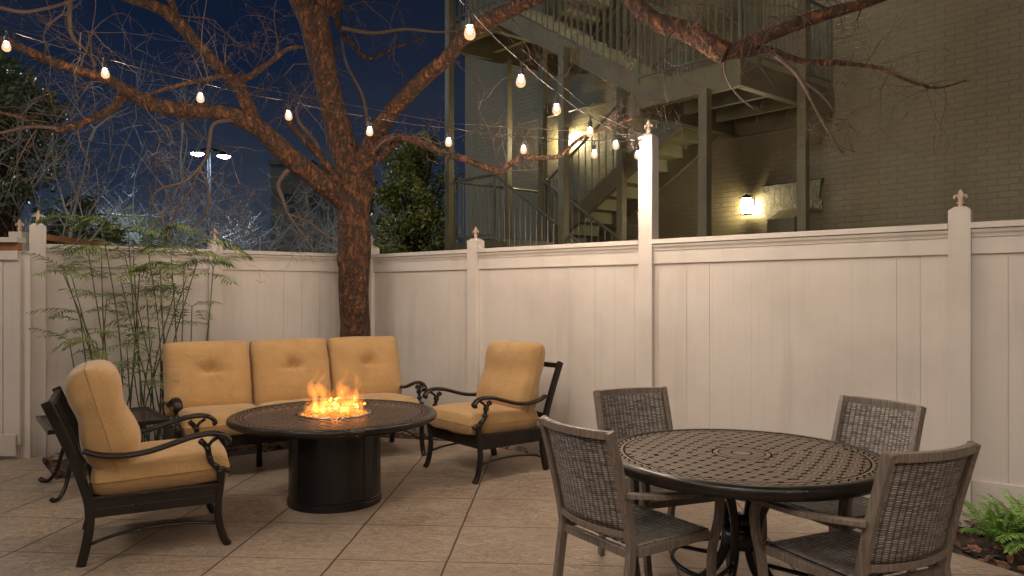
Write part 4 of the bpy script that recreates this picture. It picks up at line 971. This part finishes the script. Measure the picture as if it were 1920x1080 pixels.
# ================================================================== PLANTS
def frond(m, p, d, L, n, rng, lw, droop=.5, ll=None):
    d = d.normalized(); cur = p.copy(); N = n; pts = [cur.copy()]; dirs = [d.copy()]
    for i in range(N):
        d = (d + Vector((0, 0, -droop / N))).normalized(); cur = cur + d * (L / N); pts.append(cur.copy()); dirs.append(d.copy())
    m.tube(pts, .0022, n=3, cap=False); ll = ll or L * .42
    for i in range(1, N + 1):
        f = i / N; q = pts[i]; d = dirs[i]; side = d.cross(Vector((0, 0, 1)));
        if side.length < .1: side = Vector((1, 0, 0))
        side.normalize(); up = side.cross(d); l = ll * (math.sin(math.pi * (.15 + .75 * f)) ** .7) * rng.uniform(.85, 1.1)
        for sg in (-1, 1):
            ld = (side * sg + d * .75 + up * rng.uniform(-.25, .15)).normalized(); w = up.cross(ld).normalized() * lw
            tip = q + ld * l + Vector((0, 0, -l * .25)); mid = q + ld * l * .45
            m.add([q, mid + w, tip, mid - w], [(0, 1, 2, 3)])
def palm():
    rng = random.Random(17); base = Vector((-3.05, 6.25, -.02))
    t = thing('bamboo_palm', 'tall clump of bamboo palm with thin canes and feathery leaves', 'plant', base)
    tops = [(118, 512, 6.0), (135, 520, 6.2), (165, 470, 6.2), (120, 505, 6.1), (190, 470, 6.1), (190, 420, 6.3), (232, 470, 6.3), (250, 480, 6.3), (278, 470, 6.3), (240, 430, 6.4), (262, 510, 6.2), (300, 505, 6.2), (320, 470, 6.3), (345, 505, 6.2), (330, 540, 6.2), (360, 575, 6.1), (300, 560, 6.2), (200, 560, 6.0), (180, 640, 6.0), (260, 600, 6.1), (238, 650, 5.95), (350, 520, 6.3), (400, 500, 6.3), (285, 640, 6.0), (130, 640, 6.1), (300, 700, 6.0), (250, 690, 5.95), (205, 720, 5.9), (190, 690, 5.95), (370, 490, 6.3), (150, 590, 6.1), (275, 550, 6.3), (225, 520, 6.25)]
    lf = MB()
    for i, (px, py, Z) in enumerate(tops):
        top = W(px, py, Z + .0) - base; b_ = Vector((top.x * .45 + rng.uniform(-.25, .25) + (-.12), rng.uniform(-.22, .3), 0)); h = top.z
        mid = b_.lerp(top, .5) + Vector((rng.uniform(-.06, .06), rng.uniform(-.05, .05), .05)); p = crom([b_, mid, top], 6); n = len(p)
        m = MB(); m.tube(p, [.0075 - .0035 * k / n for k in range(n)], n=6)
        for k in range(2, n - 1, 1): m.tube([Vector(p[k]) - Vector((0, 0, .003)), Vector(p[k]) + Vector((0, 0, .003))], .0092 - .0035 * k / n, n=6)
        m.build('cane', MT['cane'], t, smooth=True)
        for k in range(rng.randint(3, 5)):
            a = rng.uniform(0, 6.28); q = Vector(p[n - 1 - (k > 2) * rng.randint(1, 4)]); d = Vector((math.cos(a), math.sin(a) * .8 - .1, rng.uniform(.3, .9)))
            frond(lf, q, d, rng.uniform(.22, .36), 9, rng, .0078, rng.uniform(.5, 1.3), ll=.14)
    for (px, py, Z, dx, L) in ((360, 460, 6.25, 1, .5), (350, 480, 6.2, 1, .42), (130, 440, 6.2, .4, .4), (230, 440, 6.3, .7, .4), (300, 430, 6.35, .8, .36), (150, 420, 6.2, -.6, .32), (330, 500, 6.2, -.8, .35)):
        for k in range(2): frond(lf, W(px, py, Z) - base, Vector((dx, rng.uniform(-.3, .3), .55)), L, 13, rng, .010, 1.3)
    lf.build('leaves', MT['palm_leaf'], t)
palm()
def fern(x, y, n, L, seed, label):
    rng = random.Random(seed); t = thing('fern', label, 'plant', (x, y, -.02), 0, 'bright green ferns in the mulch bed by the right fence')
    m = MB()
    for k in range(n):
        a = k / n * 6.28 + rng.uniform(-.3, .3); d = Vector((math.cos(a), math.sin(a), rng.uniform(1.0, 3.0)))
        frond(m, Vector((rng.uniform(-.02, .02), rng.uniform(-.02, .02), 0)), d, L * rng.uniform(.7, 1.1), 22, rng, .0065, rng.uniform(.7, 1.5), ll=.065)
    m.build('fronds', MT['fern_leaf'], t)
fern(2.78, 4.13, 16, .34, 1, 'small green fern nearest the end of the wicker chair')
fern(2.92, 4.02, 22, .37, 2, 'largest green fern, near the fence baseboard at the right')
fern(2.98, 3.86, 20, .34, 3, 'green fern at the right edge, partly cut off by the frame')
def seedling():
    t = thing('seedling', 'single dark seedling with one leaf against the fence baseboard', 'plant', (2.87, 4.36, -.02))
    m = MB(); m.tube([(0, 0, 0), (.004, 0, .07), (0, 0, .125), (-.01, 0, .14)], .0025, n=5); m.build('stem', MT['cane'], t)
    m = MB(); m.add([(-.01, 0, .14), (-.025, -.01, .12), (-.022, -.005, .09), (-.008, 0, .11)], [(0, 1, 2, 3)]); m.build('leaf', MT['dark_leaf'], t)
seedling()
